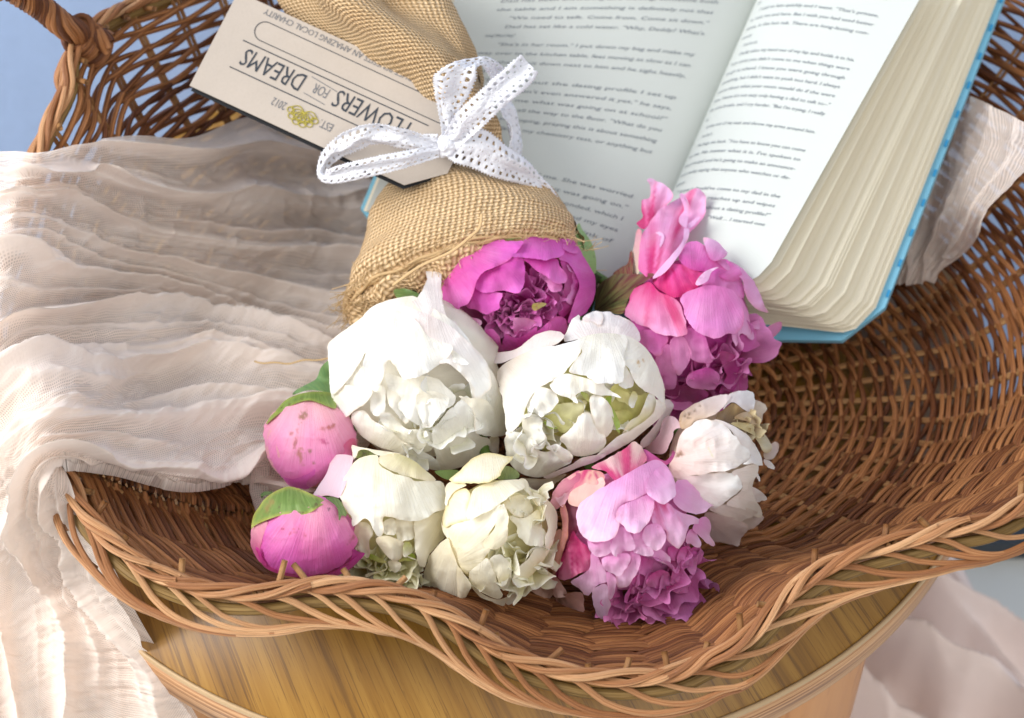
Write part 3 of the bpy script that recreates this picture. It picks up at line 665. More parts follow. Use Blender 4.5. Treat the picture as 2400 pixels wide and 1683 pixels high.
# ------------------------------------------------------------------ flowers
class Flower:
    def __init__(s, name, label, cat, group, x0, y0, scl, c, rad, rot, z, rz, cols, opening=None, mode='in', seed=1):
        s.x0, s.y0, s.scl = x0, y0, scl
        s.c = s.px(c); s.rx, s.ry = rad[0]/scl, rad[1]/scl; s.rot = math.radians(rot)
        p = at(s.c[0]/K, s.c[1]/K, z); s.d = depth(p); s.P = p; s.mpp = s.d/FP      # metres per photo px
        s.rz = rz*(s.rx+s.ry)/2*s.mpp; s.cols = cols; s.mode = mode; s.seed = seed*101; s.n = 0
        s.open = s.px(opening) if opening is not None else s.c
        s.o = thing(name, None, label, cat, group)
    def px(s, p): p = np.asarray(p, float); return p/s.scl+np.array([s.x0, s.y0])
    def f(s, q): return np.where(q < .8, np.sqrt(np.clip(1-q, 0, 1)), .4472-(np.minimum(q, 2.2)-.8)*1.118)
    def height(s, X):
        d = X-s.c; c, n = math.cos(s.rot), math.sin(s.rot)
        a = (d[:, 0]*c+d[:, 1]*n)/s.rx; b = (-d[:, 0]*n+d[:, 1]*c)/s.ry
        return s.rz*s.f(a*a+b*b)
    def petal(s, pts, layer, col=None, base=None, lift=.0022, ruf=.0017, name='petal', mat=None, roll=.0003, streak=None, edgecol=None, wob=3.0, spots=(), label=None, cup=0., h0=0., grad=(0, 0)):
        s.n += 1; sd = s.seed+s.n*7
        B = s.px(pts); L = np.linalg.norm(np.diff(np.vstack([B, B[:1]]), axis=0), axis=1).sum()
        nb = max(16, int(L/6)); B = cr(B, nb, True)
        cen = B.mean(0)
        if base is None:
            if s.mode == 'in': bp = cen+(cen-s.open)*(.9+40/(np.linalg.norm(cen-s.open)+20))
            else: bp = cen+(cen-s.open)*-1.0-np.array([0, 1])
        else: bp = s.px(base)
        # raggedness of the free edge
        dirs = B-cen; dn = np.linalg.norm(dirs, axis=1)+1e-6; i_ = np.arange(nb)
        fr = np.linalg.norm(B-bp, axis=1); fr = (fr-fr.min())/(np.ptp(fr)+1e-6)
        B = B+dirs/dn[:, None]*((noise(i_*.33, 0*i_, sd)*1.0+noise(i_*.9, 0*i_, sd+1)*.5)*wob*fr**.6)[:, None]
        g = 6.5 if not spots else 4.0; x = np.arange(B[:, 0].min(), B[:, 0].max(), g); y = np.arange(B[:, 1].min(), B[:, 1].max(), g)
        X, Y = np.meshgrid(x, y); X = X+(np.arange(len(y)) % 2)[:, None]*g/2; Q = np.stack([X.ravel(), Y.ravel()], 1)
        x1, y1 = B.T; x2, y2 = np.roll(B, -1, 0).T
        inside = ((((y1[None] > Q[:, 1:2]) != (y2[None] > Q[:, 1:2])) & (Q[:, 0:1] < (x2-x1)[None]*(Q[:, 1:2]-y1[None])/((y2-y1)[None]+1e-9)+x1[None])).sum(1) % 2) == 1
        Q = Q[inside]
        if len(Q):
            D = np.sqrt(((Q[:, None]-B[None])**2).sum(-1)).min(1); Q = Q[D > 3.5]
        allp = np.vstack([B, Q])
        try: vo, _, fo, _, _, _ = delaunay_2d_cdt([Vector(p) for p in allp], [], [list(range(nb))], 1, 1e-4)
        except Exception: return
        X = np.array([v[:] for v in vo]); tris = [list(f) for f in fo]
        if not tris: return
        DD = np.sqrt(((X[:, None]-B[None])**2).sum(-1)); D = DD.min(1); jb = DD.argmin(1)
        rel = X-bp; dist = np.linalg.norm(rel, axis=1); t = (dist-dist.min())/(np.ptp(dist)+1e-6)
        axis = cen-bp; axis /= np.linalg.norm(axis)+1e-9
        ang = np.arctan2(rel[:, 0]*-axis[1]+rel[:, 1]*axis[0], rel@axis)
        width = np.ptp(ang)+1e-6
        h = s.height(X)+h0+layer*.0017
        h += lift*t**2
        h -= roll*np.clip(1-D/11, 0, 1)**2*np.clip(t*2.2-.2, 0, 1)
        h += cup*np.clip(D/40, 0, 1)
        h += ((X-cen)@np.array(grad))*s.mpp
        h += ruf*noise(ang/width*5, t*2.2, sd+2)*(.25+.75*t)+ruf*.55*noise(ang/width*12, t*2.5, sd+3)*t
        h += -ruf*1.3*np.abs(noise(ang/width*3.5, t*1.5, sd+12))*np.clip(t*1.5, 0, 1)-ruf*.7*np.abs(noise(X[:, 0]/26, X[:, 1]/26, sd+13))
        h += ruf*.9*fbm(X[:, 0]/70, X[:, 1]/70, sd+4, 2)
        h += (.0006+ruf*.9)*(noise(jb*.16, 0*D, sd+9)+.5*noise(jb*.4, 0*D, sd+10))*np.clip(1-D/24, 0, 1)**1.5*np.clip(t*1.6-.3, 0, 1)
        V = at_d(X[:, 0], X[:, 1], s.d-h)
        c0, c1 = (col if col else s.cols)
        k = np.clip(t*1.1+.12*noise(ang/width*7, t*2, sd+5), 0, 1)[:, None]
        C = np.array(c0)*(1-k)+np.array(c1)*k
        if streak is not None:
            sc_c, amt = streak; m = np.clip(noise(ang/width*13, t*1.3, sd+6)*1.2+.9-t*1.3-amt, 0, 1)[:, None]*.9
            C = C*(1-m)+np.array(sc_c)*m
        if edgecol is not None:
            m = np.clip(1-D/9, 0, 1)[:, None]*.8; C = C*(1-m)+np.array(edgecol)*m
        if mat is None:     # bruised, faintly browned stretches of the rim
            m = (np.clip(1-D/6, 0, 1)*np.clip(noise(jb*.12, 0*D, sd+14)*1.6-.1, 0, 1)*t)[:, None]*.45; C = C*(1-m)+C*np.array((.86, .66, .42))*m
        for (sx, sy, srx, sry, sa, scol) in spots:
            c9 = s.px((sx, sy)); dd = X-c9; ca, sa_ = math.cos(math.radians(sa)), math.sin(math.radians(sa))
            e = np.hypot((dd[:, 0]*ca+dd[:, 1]*sa_)/(srx/s.scl), (-dd[:, 0]*sa_+dd[:, 1]*ca)/(sry/s.scl))
            m = np.clip(1.2-e+.9*noise(X[:, 0]/5, X[:, 1]/5, sd+8), 0, 1)[:, None]*.8; C = C*(1-m)+np.array(scol)*m
        o = mesh(name, V, tris, mat or M_PET, s.o, att=np.stack([ang/width, t, 0*t], 1), col=C)
        if label: o['label'] = label
        return o
    def globe(s, col, k=.93, dz=.0, name='petal_core'):
        th = np.linspace(0, math.pi, 40)[:, None]; ph = np.linspace(0, 2*math.pi, 60)[None, :]
        a = np.sin(th)*np.cos(ph); b = np.sin(th)*np.sin(ph); c = np.cos(th)*np.ones_like(ph)
        w = 1+.05*fbm(ph*2+3*np.sin(ph), th*3, s.seed)*np.sin(th); a = a*w; b = b*w
        cs, sn = math.cos(s.rot), math.sin(s.rot)
        x = (a*s.rx*cs-b*s.ry*sn)*k*s.mpp; y = (a*s.rx*sn+b*s.ry*cs)*k*s.mpp
        V = s.P+x[..., None]*R-y[..., None]*U-(c*s.rz*k-dz)[..., None]*F
        o = mesh(name, V.reshape(-1, 3), grid_faces(40, 60), M_PET, s.o, att=np.stack(np.broadcast_arrays(ph*2, th, 0*th), -1).reshape(-1, 3), col=np.tile(col, (2400, 1)))
        return o
    def crumple(s, c, rx, ry, n, size, cols, layer=0, spread=1.0, seed=0, depth0=0.0, ruf=1.0, name='inner_petals'):
        """a mass of small ruffled petals standing up round a centre"""
        r_ = np.random.default_rng(s.seed+seed+5); parts = []; CC = []
        cc = s.px(c)
        for i in range(n):
            rr_ = math.sqrt((i+.5)/n); th = i*2.39996+r_.normal()*.3
            p = cc+np.array([math.cos(th)*rx*rr_, math.sin(th)*ry*rr_])/s.scl
            hb = float(s.height(p[None])[0])+layer*.0017+depth0*(1-rr_)-size/s.scl*s.mpp*.78
            sz = size/s.scl*s.mpp*r_.uniform(.7, 1.25)
            nu, nv = 19, 11; u = np.linspace(-1, 1, nu)[:, None]; v = np.linspace(0, 1, nv)[None, :]
            wd = sz*(.35+.55*v**.8)*(1-.25*v**4)
            X = u*wd; Z = v*sz*(1+.15*noise(u*3, 0*v, i+seed)*v)
            Y = sz*(.32*u*u+.22*v*v*r_.uniform(-.6, 1.2)+ruf*(.14*np.sin(u*r_.uniform(4, 8)+i)*v+.13*noise(u*2.2, v*2.2, i*3+seed)*(.3+v)))
            # local frame: Z mostly towards the camera, tilted
            od = np.array([math.cos(th), -math.sin(th)]); tilt = (.25+.75*rr_*spread)*r_.uniform(.5, 1.4)
            ez = -F*math.cos(tilt)+(R*od[0]+U*od[1])*math.sin(tilt)
            tw = th+r_.normal()*.6; ey = -(R*math.cos(tw)+U*-math.sin(tw)); ey = ey-ez*(ey@ez); ey /= np.linalg.norm(ey); ex = np.cross(ey, ez)
            base = at_d(p[0], p[1], s.d-hb)
            V = base+X[..., None]*ex+Y[..., None]*ey+Z[..., None]*ez
            parts.append((V.reshape(-1, 3), grid_faces(nu, nv), np.stack(np.broadcast_arrays(u*.5, v, 0*u+0*v), -1).reshape(-1, 3)))
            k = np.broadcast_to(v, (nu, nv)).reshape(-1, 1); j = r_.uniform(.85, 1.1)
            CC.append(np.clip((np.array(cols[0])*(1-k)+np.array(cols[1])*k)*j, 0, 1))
        v, f, a = join(parts); o = mesh(name, v, f, M_PET, s.o, att=a, col=np.vstack(CC)); o['kind'] = 'stuff'; return o
    def stem(s, target=None):
        e = ctr[4]+F*.006+R*random.uniform(-.006, .006); q = np.linspace(0, 1, 14)[:, None]; b = s.P+F*s.rz*.8
        tube_obj('stem', b*(1-q)+e*q+np.array([0, 0, -.02])*np.sin(q*np.pi), .0028, M_STEM, s.o, 8)
M_STEM = plain('stem_green', S2((92, 122, 58)), .5, 80, .1)
GP = 'peonies in the burlap bouquet'
WH, WH2 = S2((253, 248, 232)), S2((254, 254, 251))
CR, CR2 = S2((253, 243, 212)), S2((254, 250, 234))
PKW = S2((250, 237, 232)); GRN, YG = S2((168, 190, 70)), S2((226, 222, 140))
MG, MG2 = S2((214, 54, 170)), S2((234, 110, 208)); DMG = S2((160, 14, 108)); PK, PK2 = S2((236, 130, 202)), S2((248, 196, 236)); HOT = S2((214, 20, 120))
LP, LP2 = S2((242, 160, 216)), S2((250, 212, 240)); PEACH = S2((240, 190, 170)); BRN = S2((120, 80, 50)); MM, MM2 = S2((220, 92, 184)), S2((240, 156, 216))

# --- magenta peony
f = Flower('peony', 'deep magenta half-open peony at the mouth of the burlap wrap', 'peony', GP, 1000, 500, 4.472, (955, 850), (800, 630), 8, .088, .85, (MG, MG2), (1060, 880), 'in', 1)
f.globe(DMG, .84, .008)
f.petal([(1440,200),(1540,280),(1640,440),(1740,610),(1770,700),(1760,860),(1690,1020),(1600,1090),(1500,1150),(1480,1130),(1520,1000),(1560,880),(1600,760),(1560,640),(1480,520),(1380,460)], 1.5, base=(1900,700))
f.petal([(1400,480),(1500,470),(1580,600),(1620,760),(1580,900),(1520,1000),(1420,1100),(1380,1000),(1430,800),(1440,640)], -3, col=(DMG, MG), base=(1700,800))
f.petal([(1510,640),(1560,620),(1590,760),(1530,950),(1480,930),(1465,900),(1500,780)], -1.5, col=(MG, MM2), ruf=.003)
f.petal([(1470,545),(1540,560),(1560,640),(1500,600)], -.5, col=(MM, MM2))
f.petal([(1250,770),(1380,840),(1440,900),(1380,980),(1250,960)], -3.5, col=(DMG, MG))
f.petal([(900,450),(1010,290),(1080,230),(1250,205),(1400,230),(1440,330),(1430,410),(1380,460),(1240,485),(1150,465),(1000,460)], 3, base=(1200,0), lift=.003)
f.petal([(1400,230),(1470,250),(1540,280),(1590,400),(1540,415),(1440,380),(1435,320)], 2, base=(1600,150))
f.petal([(150,720),(160,640),(230,560),(300,480),(500,350),(650,290),(800,285),(1000,290),(990,340),(900,450),(820,520),(700,570),(560,640),(530,700),(500,800),(470,880),(420,960),(340,1000),(330,1080),(220,1120),(200,1020),(160,860)], 3.6, base=(0,250), lift=.003, col=(S2((226,90,170)), MG2))
f.petal([(560,640),(700,575),(900,465),(1000,470),(1020,540),(1030,650),(1000,760),(960,830),(900,830),(740,820),(600,830),(510,770),(530,700)], 2, base=(600,300), lift=.003)
f.petal([(510,780),(600,830),(740,830),(800,840),(780,920),(760,990),(700,1030),(640,1060),(560,1030),(420,970),(480,860)], 0.6, base=(400,600))
f.petal([(1010,480),(1140,465),(1360,475),(1400,560),(1470,640),(1470,720),(1430,735),(1340,725),(1240,650),(1150,600),(1080,530)], .6, base=(1300,200), lift=.0025)
f.petal([(1180,650),(1260,640),(1350,730),(1420,740),(1410,800),(1340,825),(1290,800),(1250,730)], -.6, col=(MG, MM2))
f.petal([(370,980),(350,1060),(360,1160),(400,1200),(540,1270),(660,1210),(740,1270),(820,1440),(860,1450),(690,1480),(560,1440),(420,1310),(340,1180),(320,1100)], 2.4, base=(300,1500))
f.petal([(820,1260),(900,1300),(1000,1290),(1150,1180),(1160,1230),(1240,1170),(1340,1090),(1440,1090),(1480,1160),(1470,1230),(1430,1290),(1300,1230),(1150,1300),(1000,1400),(860,1450),(800,1400)], 2.2, base=(1200,1700))
f.petal([(400,1100),(480,1085),(560,1110),(580,1150),(520,1195),(440,1190),(380,1130)], -.4, base=(300,1000), col=(MG, PK2))
f.petal([(910,1110),(1000,1090),(1100,1120),(1160,1190),(1100,1290),(1000,1340),(930,1290),(900,1200)], .8, base=(1000,1500), col=(MG, MM2))
f.petal([(1100,960),(1180,940),(1260,950),(1200,990),(1130,1030)], -.6, col=(YG, S2((210,200,110))))
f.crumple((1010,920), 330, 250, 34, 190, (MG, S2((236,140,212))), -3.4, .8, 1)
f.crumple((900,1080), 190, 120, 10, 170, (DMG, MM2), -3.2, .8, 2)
f.petal([(1560,170),(1600,100),(1625,160),(1700,260),(1750,360),(1778,500),(1765,640),(1700,540),(1600,400),(1565,290)], -3, base=(1750,700), col=(S2((130,160,90)), S2((150,184,120))), name='leaf', mat=M_LEAF, wob=.5)
f.petal([(780,265),(800,220),(880,180),(970,180),(1040,220),(1055,260),(1080,295),(960,260),(880,280)], 2, base=(900,300), col=(S2((110,140,80)), S2((150,176,110))), name='sepal', mat=M_LEAF, wob=.5)
f.petal([(260,540),(300,450),(380,390),(490,370),(400,440),(330,500)], -1, base=(500,370), col=(S2((80,90,60)), S2((110,110,80))), name='sepal', mat=M_LEAF, wob=.5)
f.stem()

# --- big white peony, left
f = Flower('peony', 'largest white peony, left of centre below the burlap mouth', 'peony', GP, 740, 560, 2.684, (650, 880), (560, 545), 20, .076, .8, (WH, WH2), (650, 1050), 'in', 2)
f.globe(WH, .92, .004)
f.petal([(640,370),(700,260),(690,200),(720,150),(790,110),(850,100),(880,120),(800,200),(790,280),(800,400),(830,500),(880,520),(900,600),(800,560),(700,480),(600,400)], .5, base=(800,700), col=(PKW, WH2), lift=.004)
f.petal([(300,500),(370,420),(460,385),(580,360),(640,370),(760,450),(880,530),(1000,680),(1060,760),(900,700),(600,560),(400,560)], 1, base=(640,200))
f.petal([(880,600),(960,650),(1040,740),(1090,810),(1140,900),(1180,1050),(1205,1220),(1190,1240),(1090,1245),(1020,1220),(1000,1100),(960,900)], 2, base=(1000,500), lift=.003)
f.petal([(520,440),(640,450),(760,500),(860,560),(960,650),(1050,740),(1090,830),(1100,920),(1070,970),(1000,1000),(975,920),(900,835),(830,780),(760,780),(640,700)], 3.6, base=(700,300), lift=.004, ruf=.0018, col=(PKW, WH2))
f.petal([(300,490),(400,450),(480,440),(440,520),(390,600),(320,700),(280,780),(220,860),(170,920),(100,980),(90,900),(85,800),(75,720),(90,650),(160,590)], 3.8, base=(250,300), lift=.003)
f.petal([(170,920),(270,930),(350,940),(330,1010),(240,1080),(170,1130),(130,1110),(110,1010),(130,960)], 4, base=(100,750), lift=.003)
f.petal([(180,900),(250,770),(300,750),(320,830),(350,950),(270,930)], 2.6, base=(200,700))
f.petal([(90,900),(100,985),(130,1110),(115,1000),(170,920),(200,880),(130,870)], 1.6, base=(60,900))
f.petal([(470,450),(560,470),(640,520),(700,600),(760,640),(860,680),(800,770),(660,860),(600,870),(540,870),(500,800),(460,760),(430,850),(380,960),(320,880),(300,760),(340,650),(400,560)], 4.6, base=(550,250), lift=.005, ruf=.002)
f.petal([(350,930),(430,930),(440,1060),(400,1110),(350,1090),(345,1000)], 3.4, base=(400,800))
f.petal([(450,950),(520,980),(560,1060),(600,1130),(560,1160),(500,1080),(460,1040)], 3.0, base=(450,800))
f.petal([(440,850),(540,870),(660,860),(760,880),(850,960),(880,1010),(780,1120),(720,1180),(650,1180),(560,1100),(480,1000)], 2.4, base=(650,600), lift=.005, ruf=.0022)
f.petal([(640,980),(740,960),(830,1000),(820,1080),(740,1160),(680,1170),(640,1090)], 3.4, base=(640,800), lift=.004, ruf=.0022)
f.petal([(860,700),(940,760),(960,790),(900,790),(830,760)], 4.6, base=(850,600), lift=.003)
f.petal([(740,1200),(820,1100),(900,1020),(960,1000),(1000,1100),(1030,1230),(1095,1260),(1090,1340),(980,1400),(900,1440),(800,1455),(720,1440),(760,1380),(740,1290)], 3, base=(950,1650), lift=.003)
f.petal([(220,1110),(300,1080),(360,1140),(460,1200),(560,1280),(700,1350),(760,1390),(790,1450),(700,1440),(580,1380),(500,1340),(380,1300),(260,1210)], 3, base=(300,1500), lift=.002)
f.petal([(400,1110),(480,1100),(560,1190),(640,1200),(740,1230),(730,1330),(640,1330),(540,1270),(440,1190)], 2, base=(500,1500), ruf=.002)
f.petal([(900,990),(960,1000),(1060,1010),(1110,1060),(1110,1150),(1090,1220),(1030,1230),(1000,1190),(990,1080)], 5, base=(1000,800), lift=.004, ruf=.0025)
f.petal([(1095,1250),(1150,1245),(1150,1350),(1100,1340)], 0, base=(1100,1000), col=(CR, WH2))
f.crumple((800,1080), 120, 100, 9, 170, (S2((232,230,170)), WH2), -.6, .9, 3)
f.crumple((610,1230), 110, 60, 7, 130, (S2((236,228,170)), WH2), 0, .9, 4)
f.stem()
# small leaves between
f.petal([(490,320),(560,312),(620,330),(655,350),(640,368),(560,365),(510,370)], -2, base=(700,360), col=(S2((70,96,44)), S2((96,124,60))), name='leaf', mat=M_LEAF, wob=.5)

# --- big white peony, right
f = Flower('peony', 'white peony with a yellow-green hollow in its middle, right of the largest one', 'peony', GP, 1120, 720, 3.66, (880, 800), (720, 590), -22, .080, .82, (WH, WH2), (950, 950), 'in', 3)
f.globe(YG, .80, .010)
f.petal([(730,290),(750,220),(850,60),(890,120),(980,40),(1080,35),(1200,70),(1320,130),(1380,200),(1375,300),(1200,260),(1050,230),(930,250),(840,280)], -.5, base=(1100,500), col=(PKW, WH2), ruf=.003, lift=.003)
f.petal([(895,115),(980,125),(1050,150),(1065,60),(1000,35),(920,60)], 1.0, base=(900,300), col=(PKW, WH2))
f.petal([(40,400),(150,390),(300,370),(400,310),(500,230),(640,200),(720,230),(730,280),(640,330),(450,380),(300,440),(200,480),(100,480),(50,440)], .2, base=(400,700), col=(PKW, S2((250,236,228))), h0=.004)
f.petal([(160,590),(200,510),(300,440),(450,370),(650,330),(850,285),(890,330),(880,400),(820,470),(700,600),(600,650),(520,690),(440,790),(400,900),(380,980),(300,1060),(250,1040),(230,900),(200,750)], 3.6, base=(100,300), lift=.002, col=(S2((246,232,214)), WH2))
f.petal([(850,285),(1000,230),(1150,225),(1280,270),(1260,400),(1250,600),(1200,650),(1090,650),(1000,640),(900,590),(780,560),(830,460),(890,380)], 4.4, base=(1050,0), lift=.004, ruf=.0015)
f.petal([(1200,235),(1330,270),(1440,350),(1530,490),(1590,650),(1610,850),(1560,800),(1480,740),(1420,720),(1340,640),(1290,520),(1240,480),(1250,400)], 3.4, base=(1600,200), lift=.003, spots=[(1380,480,16,22,-20,S2((214,176,110))),(1420,460,7,16,-20,S2((214,176,110)))])
f.petal([(1240,480),(1290,540),(1340,650),(1320,690),(1260,700),(1200,660),(1240,610)], 2.4, base=(1250,300))
f.petal([(760,570),(860,590),(960,620),(1080,660),(1100,690),(1240,780),(1150,760),(1050,760),(980,740),(920,710),(880,730),(840,760),(860,830),(780,780),(680,750),(620,680),(680,600)], 3.2, base=(850,300), lift=.004, ruf=.0025)
f.petal([(530,690),(620,700),(690,760),(690,820),(600,900),(550,950),(500,910),(430,880),(410,810),(460,740)], 3.4, base=(400,600), ruf=.003, lift=.004)
f.petal([(400,920),(500,920),(550,960),(560,1050),(590,1130),(570,1210),(500,1220),(440,1140),(400,1080),(380,1000)], 3.2, base=(200,950), ruf=.003, lift=.004)
f.petal([(970,770),(1080,780),(1130,830),(1160,930),(1150,1050),(1090,1120),(1030,1060),(990,960),(965,850)], 2.0, base=(1000,1300), cup=.004)
f.petal([(700,1120),(800,1040),(870,930),(960,900),(1030,1040),(1100,1110),(1080,1200),(1020,1250),(900,1280),(800,1260),(740,1180)], 2, base=(900,1500), cup=.004)
f.petal([(560,950),(690,830),(830,830),(930,800),(900,900),(830,1000),(740,1080),(640,1010)], -.8, col=(YG, S2((244,240,200))), base=(500,1100))
f.petal([(1090,780),(1200,660),(1340,750),(1480,740),(1420,900),(1350,1000),(1230,1090),(1170,980),(1140,860)], -3.5, col=(S2((176,176,70)), YG), base=(1200,1200))
f.petal([(1180,700),(1290,740),(1320,850),(1260,820),(1200,790)], -1.2, col=(YG, S2((238,232,170))), base=(1200,500))
f.petal([(1330,720),(1370,760),(1340,860),(1300,830)], -.8, col=(YG, WH2), base=(1350,600))
f.petal([(1170,900),(1280,880),(1330,940),(1260,1010),(1190,960)], -2.2, col=(S2((200,196,90)), S2((232,226,150))), base=(1400,1000), cup=.003)
f.petal([(1090,790),(1150,760),(1140,830),(1180,900),(1220,1000),(1210,1080),(1170,1000),(1130,870)], 1.2, col=(GRN, S2((190,214,110))), base=(1050,700), ruf=.002)
f.petal([(560,980),(620,1000),(700,1040),(660,1050),(590,1020)], .4, col=(GRN, S2((196,214,120))), base=(500,950))
f.petal([(880,720),(940,750),(960,820),(920,790),(890,750)], .6, col=(GRN, YG), base=(850,700))
f.petal([(1470,740),(1530,790),(1510,900),(1440,970),(1380,1010),(1320,1060),(1240,1090),(1300,980),(1380,930),(1420,850)], 1.6, base=(1550,1150), ruf=.003, col=(S2((240,232,180)), WH2))
f.petal([(1530,790),(1610,850),(1560,950),(1440,1050),(1320,1150),(1200,1220),(1100,1270),(1000,1300),(1060,1230),(1200,1110),(1320,1050),(1450,960),(1520,880)], 3, base=(1600,1400), lift=.003)
f.petal([(1610,790),(1680,840),(1640,930),(1560,1060),(1500,1160),(1420,1210),(1400,1150),(1480,1060),(1570,930)], .8, base=(1300,900), col=(PKW, S2((250,238,240))), ruf=.002)
f.petal([(240,1080),(320,1070),(400,1090),(480,1200),(560,1240),(700,1230),(800,1300),(790,1340),(700,1380),(600,1440),(500,1460),(380,1430),(280,1350),(240,1240)], 3, base=(250,1700), ruf=.003)
f.petal([(660,1180),(720,1200),(800,1260),(805,1310),(740,1330),(640,1240),(590,1210)], 4, base=(700,1500), ruf=.002)
f.petal([(560,1460),(640,1420),(800,1350),(900,1290),(1020,1270),(1100,1270),(1000,1330),(880,1370),(750,1420),(620,1470)], 3.8, base=(800,1700), col=(PKW, WH2))
f.petal([(350,1470),(450,1470),(600,1470),(760,1430),(700,1490),(600,1560),(500,1600),(420,1560)], 0, base=(600,1300), col=(CR, CR2))
f.crumple((850,900), 300, 170, 12, 240, (YG, WH2), -2.6, .9, 5)
f.crumple((480,1100), 120, 160, 7, 200, (S2((240,232,190)), WH2), 1.0, .9, 6)
f.stem()

# --- pink drooping peony, upper right
f = Flower('peony', 'blowsy pink peony with tall streaked petals standing in front of the open book', 'peony', GP, 1380, 400, 2.684, (640, 960), (430, 460), 0, .082, .75, (PK, PK2), (640, 500), 'out', 4)
f.globe(MM, .86, .006)
ST = (HOT, .25)
f.petal([(300,380),(325,360),(335,400),(325,560),(310,650),(260,640),(270,540),(290,440)], 0, base=(290,700), col=(S2((246,236,200)), S2((240,170,190))), grad=(0, -.5))
f.petal([(300,330),(340,290),(330,190),(380,170),(385,90),(365,60),(400,50),(470,80),(520,130),(525,170),(480,230),(430,280),(380,340),(340,370)], 1, base=(360,560), streak=(HOT, -.1), col=(S2((232,60,150)), PK2), ruf=.003)
f.petal([(330,640),(310,600),(330,420),(400,300),(470,230),(560,180),(640,120),(700,110),(735,180),(730,270),(690,340),(630,400),(600,480),(520,580),(430,660),(380,680)], 1.8, base=(380,820), streak=(HOT, .0), col=(S2((240,110,180)), PK2), ruf=.004)
f.petal([(570,150),(600,150),(630,220),(620,330),(610,360),(570,330),(570,290),(600,240)], 5, base=(600,500), col=(PK2, S2((250,200,240))), wob=1)
f.petal([(600,360),(630,370),(620,440),(560,540),(480,640),(400,680),(440,620),(530,520),(590,440)], 5, base=(400,800), col=(PK2, S2((250,205,240))), wob=1)
f.petal([(620,340),(690,290),(700,300),(640,360)], 5, base=(600,400), col=(PK2, PK2), wob=.5)
f.petal([(400,410),(440,385),(475,410),(465,460),(430,500),(400,450)], 4, base=(420,600), col=(PK2, S2((250,205,240))), wob=1)
f.petal([(560,540),(620,460),(700,450),(760,500),(800,560),(860,560),(960,640),(900,700),(760,640),(640,620)], 1, base=(650,800), col=(S2((222,70,170)), PK))
f.petal([(720,440),(745,415),(820,460),(868,510),(860,540),(790,570),(750,530)], 3, base=(760,640))
f.petal([(800,560),(880,570),(960,610),(1030,690),(1080,780),(1110,860),(1130,890),(1080,885),(1010,830),(980,760),(960,680),(860,620)], 2, base=(750,560), lift=.003)
f.petal([(700,640),(820,620),(940,660),(980,740),(960,800),(860,740),(760,720),(690,720)], 1.5, base=(800,520), ruf=.003, col=(MM, MM2))
f.petal([(430,670),(520,590),(620,600),(700,640),(740,650),(660,760),(580,800),(500,790),(400,700)], 1.2, base=(500,500), col=(S2((240,100,180)), HOT), streak=(HOT, .2))
f.petal([(250,830),(290,740),(380,700),(440,760),(560,820),(590,900),(620,1010),(560,1040),(460,1030),(380,990),(290,950),(220,900)], 2.6, base=(400,600), streak=(HOT, .15), col=(HOT, S2((244,176,222))), lift=.003)
f.petal([(580,790),(680,740),(760,720),(880,740),(940,790),(970,870),(970,950),(930,1030),(870,1025),(810,1050),(720,1030),(640,970),(600,890)], 4, base=(760,560), lift=.004, ruf=.001, col=(PK, S2((240,156,220))))
f.petal([(670,715),(700,660),(760,620),(820,605),(770,640),(750,690),(700,720)], 5.2, base=(740,800), col=(PK2, S2((252,215,242))), wob=1)
f.petal([(940,780),(1000,880),(1010,960),(1040,1040),(1020,1070),(960,1020),(930,1100),(900,1000),(960,920)], 2, base=(900,600))
f.petal([(960,1130),(940,1060),(1020,980),(1060,1010),(1150,970),(1205,950),(1215,990),(1150,1060),(1060,1110),(1000,1140)], 2, base=(850,1080), col=(MM, MM2), grad=(.25, 0))
f.petal([(1020,960),(1080,940),(1120,970),(1070,1000),(1030,990)], 2.5, base=(950,900))
f.petal([(600,1030),(640,990),(720,1030),(750,1100),(780,1190),(720,1210),(640,1180),(620,1100)], 2, base=(680,850), col=(MM, MM2))
f.petal([(310,1020),(380,1000),(500,1040),(480,1120),(440,1180),(380,1130),(330,1080)], .6, base=(400,850), col=(MM, PK))
f.petal([(520,1060),(590,1040),(640,1130),(640,1200),(600,1260),(560,1300),(530,1230),(510,1130)], 2, base=(550,850), col=(PK, MM2))
f.petal([(420,1180),(500,1090),(530,1220),(555,1310),(530,1370),(480,1380),(450,1300),(430,1230)], 1.4, base=(460,900), col=(PK, MM2))
f.petal([(620,1290),(740,1240),(820,1290),(790,1370),(740,1380),(620,1350)], 2.4, base=(700,1050), col=(MM, MM2))
f.petal([(480,1390),(560,1350),(700,1370),(745,1390),(735,1430),(640,1460),(540,1510),(510,1480)], 2.4, base=(560,1150), col=(DMG, MM))
f.petal([(820,1140),(900,1150),(970,1210),(1000,1310),(990,1380),(900,1390),(820,1400),(860,1300),(840,1220)], 1.4, base=(880,950), col=(DMG, MM))
f.petal([(950,1180),(1000,1200),(1005,1250),(985,1300),(960,1280)], .6, base=(900,1100), col=(MM, MM2))
f.crumple((800,1130), 140, 100, 9, 220, (DMG, MM2), -3.0, 1.0, 7)
f.crumple((700,1300), 220, 100, 12, 240, (MM, MM2), -2.0, 1.0, 8)
SEP = (S2((90,84,44)), S2((112,40,54)))
f.petal([(40,830),(50,740),(110,680),(180,650),(300,650),(410,650),(350,700),(290,740),(240,830),(210,900),(120,890),(40,880)], 2.5, base=(20,900), col=SEP, name='sepal', mat=M_LEAF, wob=1, streak=(S2((40,24,18)), .1), label='dark olive and maroon withered sepal')
f.petal([(150,650),(200,610),(245,580),(260,510),(275,520),(272,655),(200,665)], 0, base=(260,800), col=(S2((110,30,50)), S2((130,30,56))), name='sepal', mat=M_LEAF, wob=1)
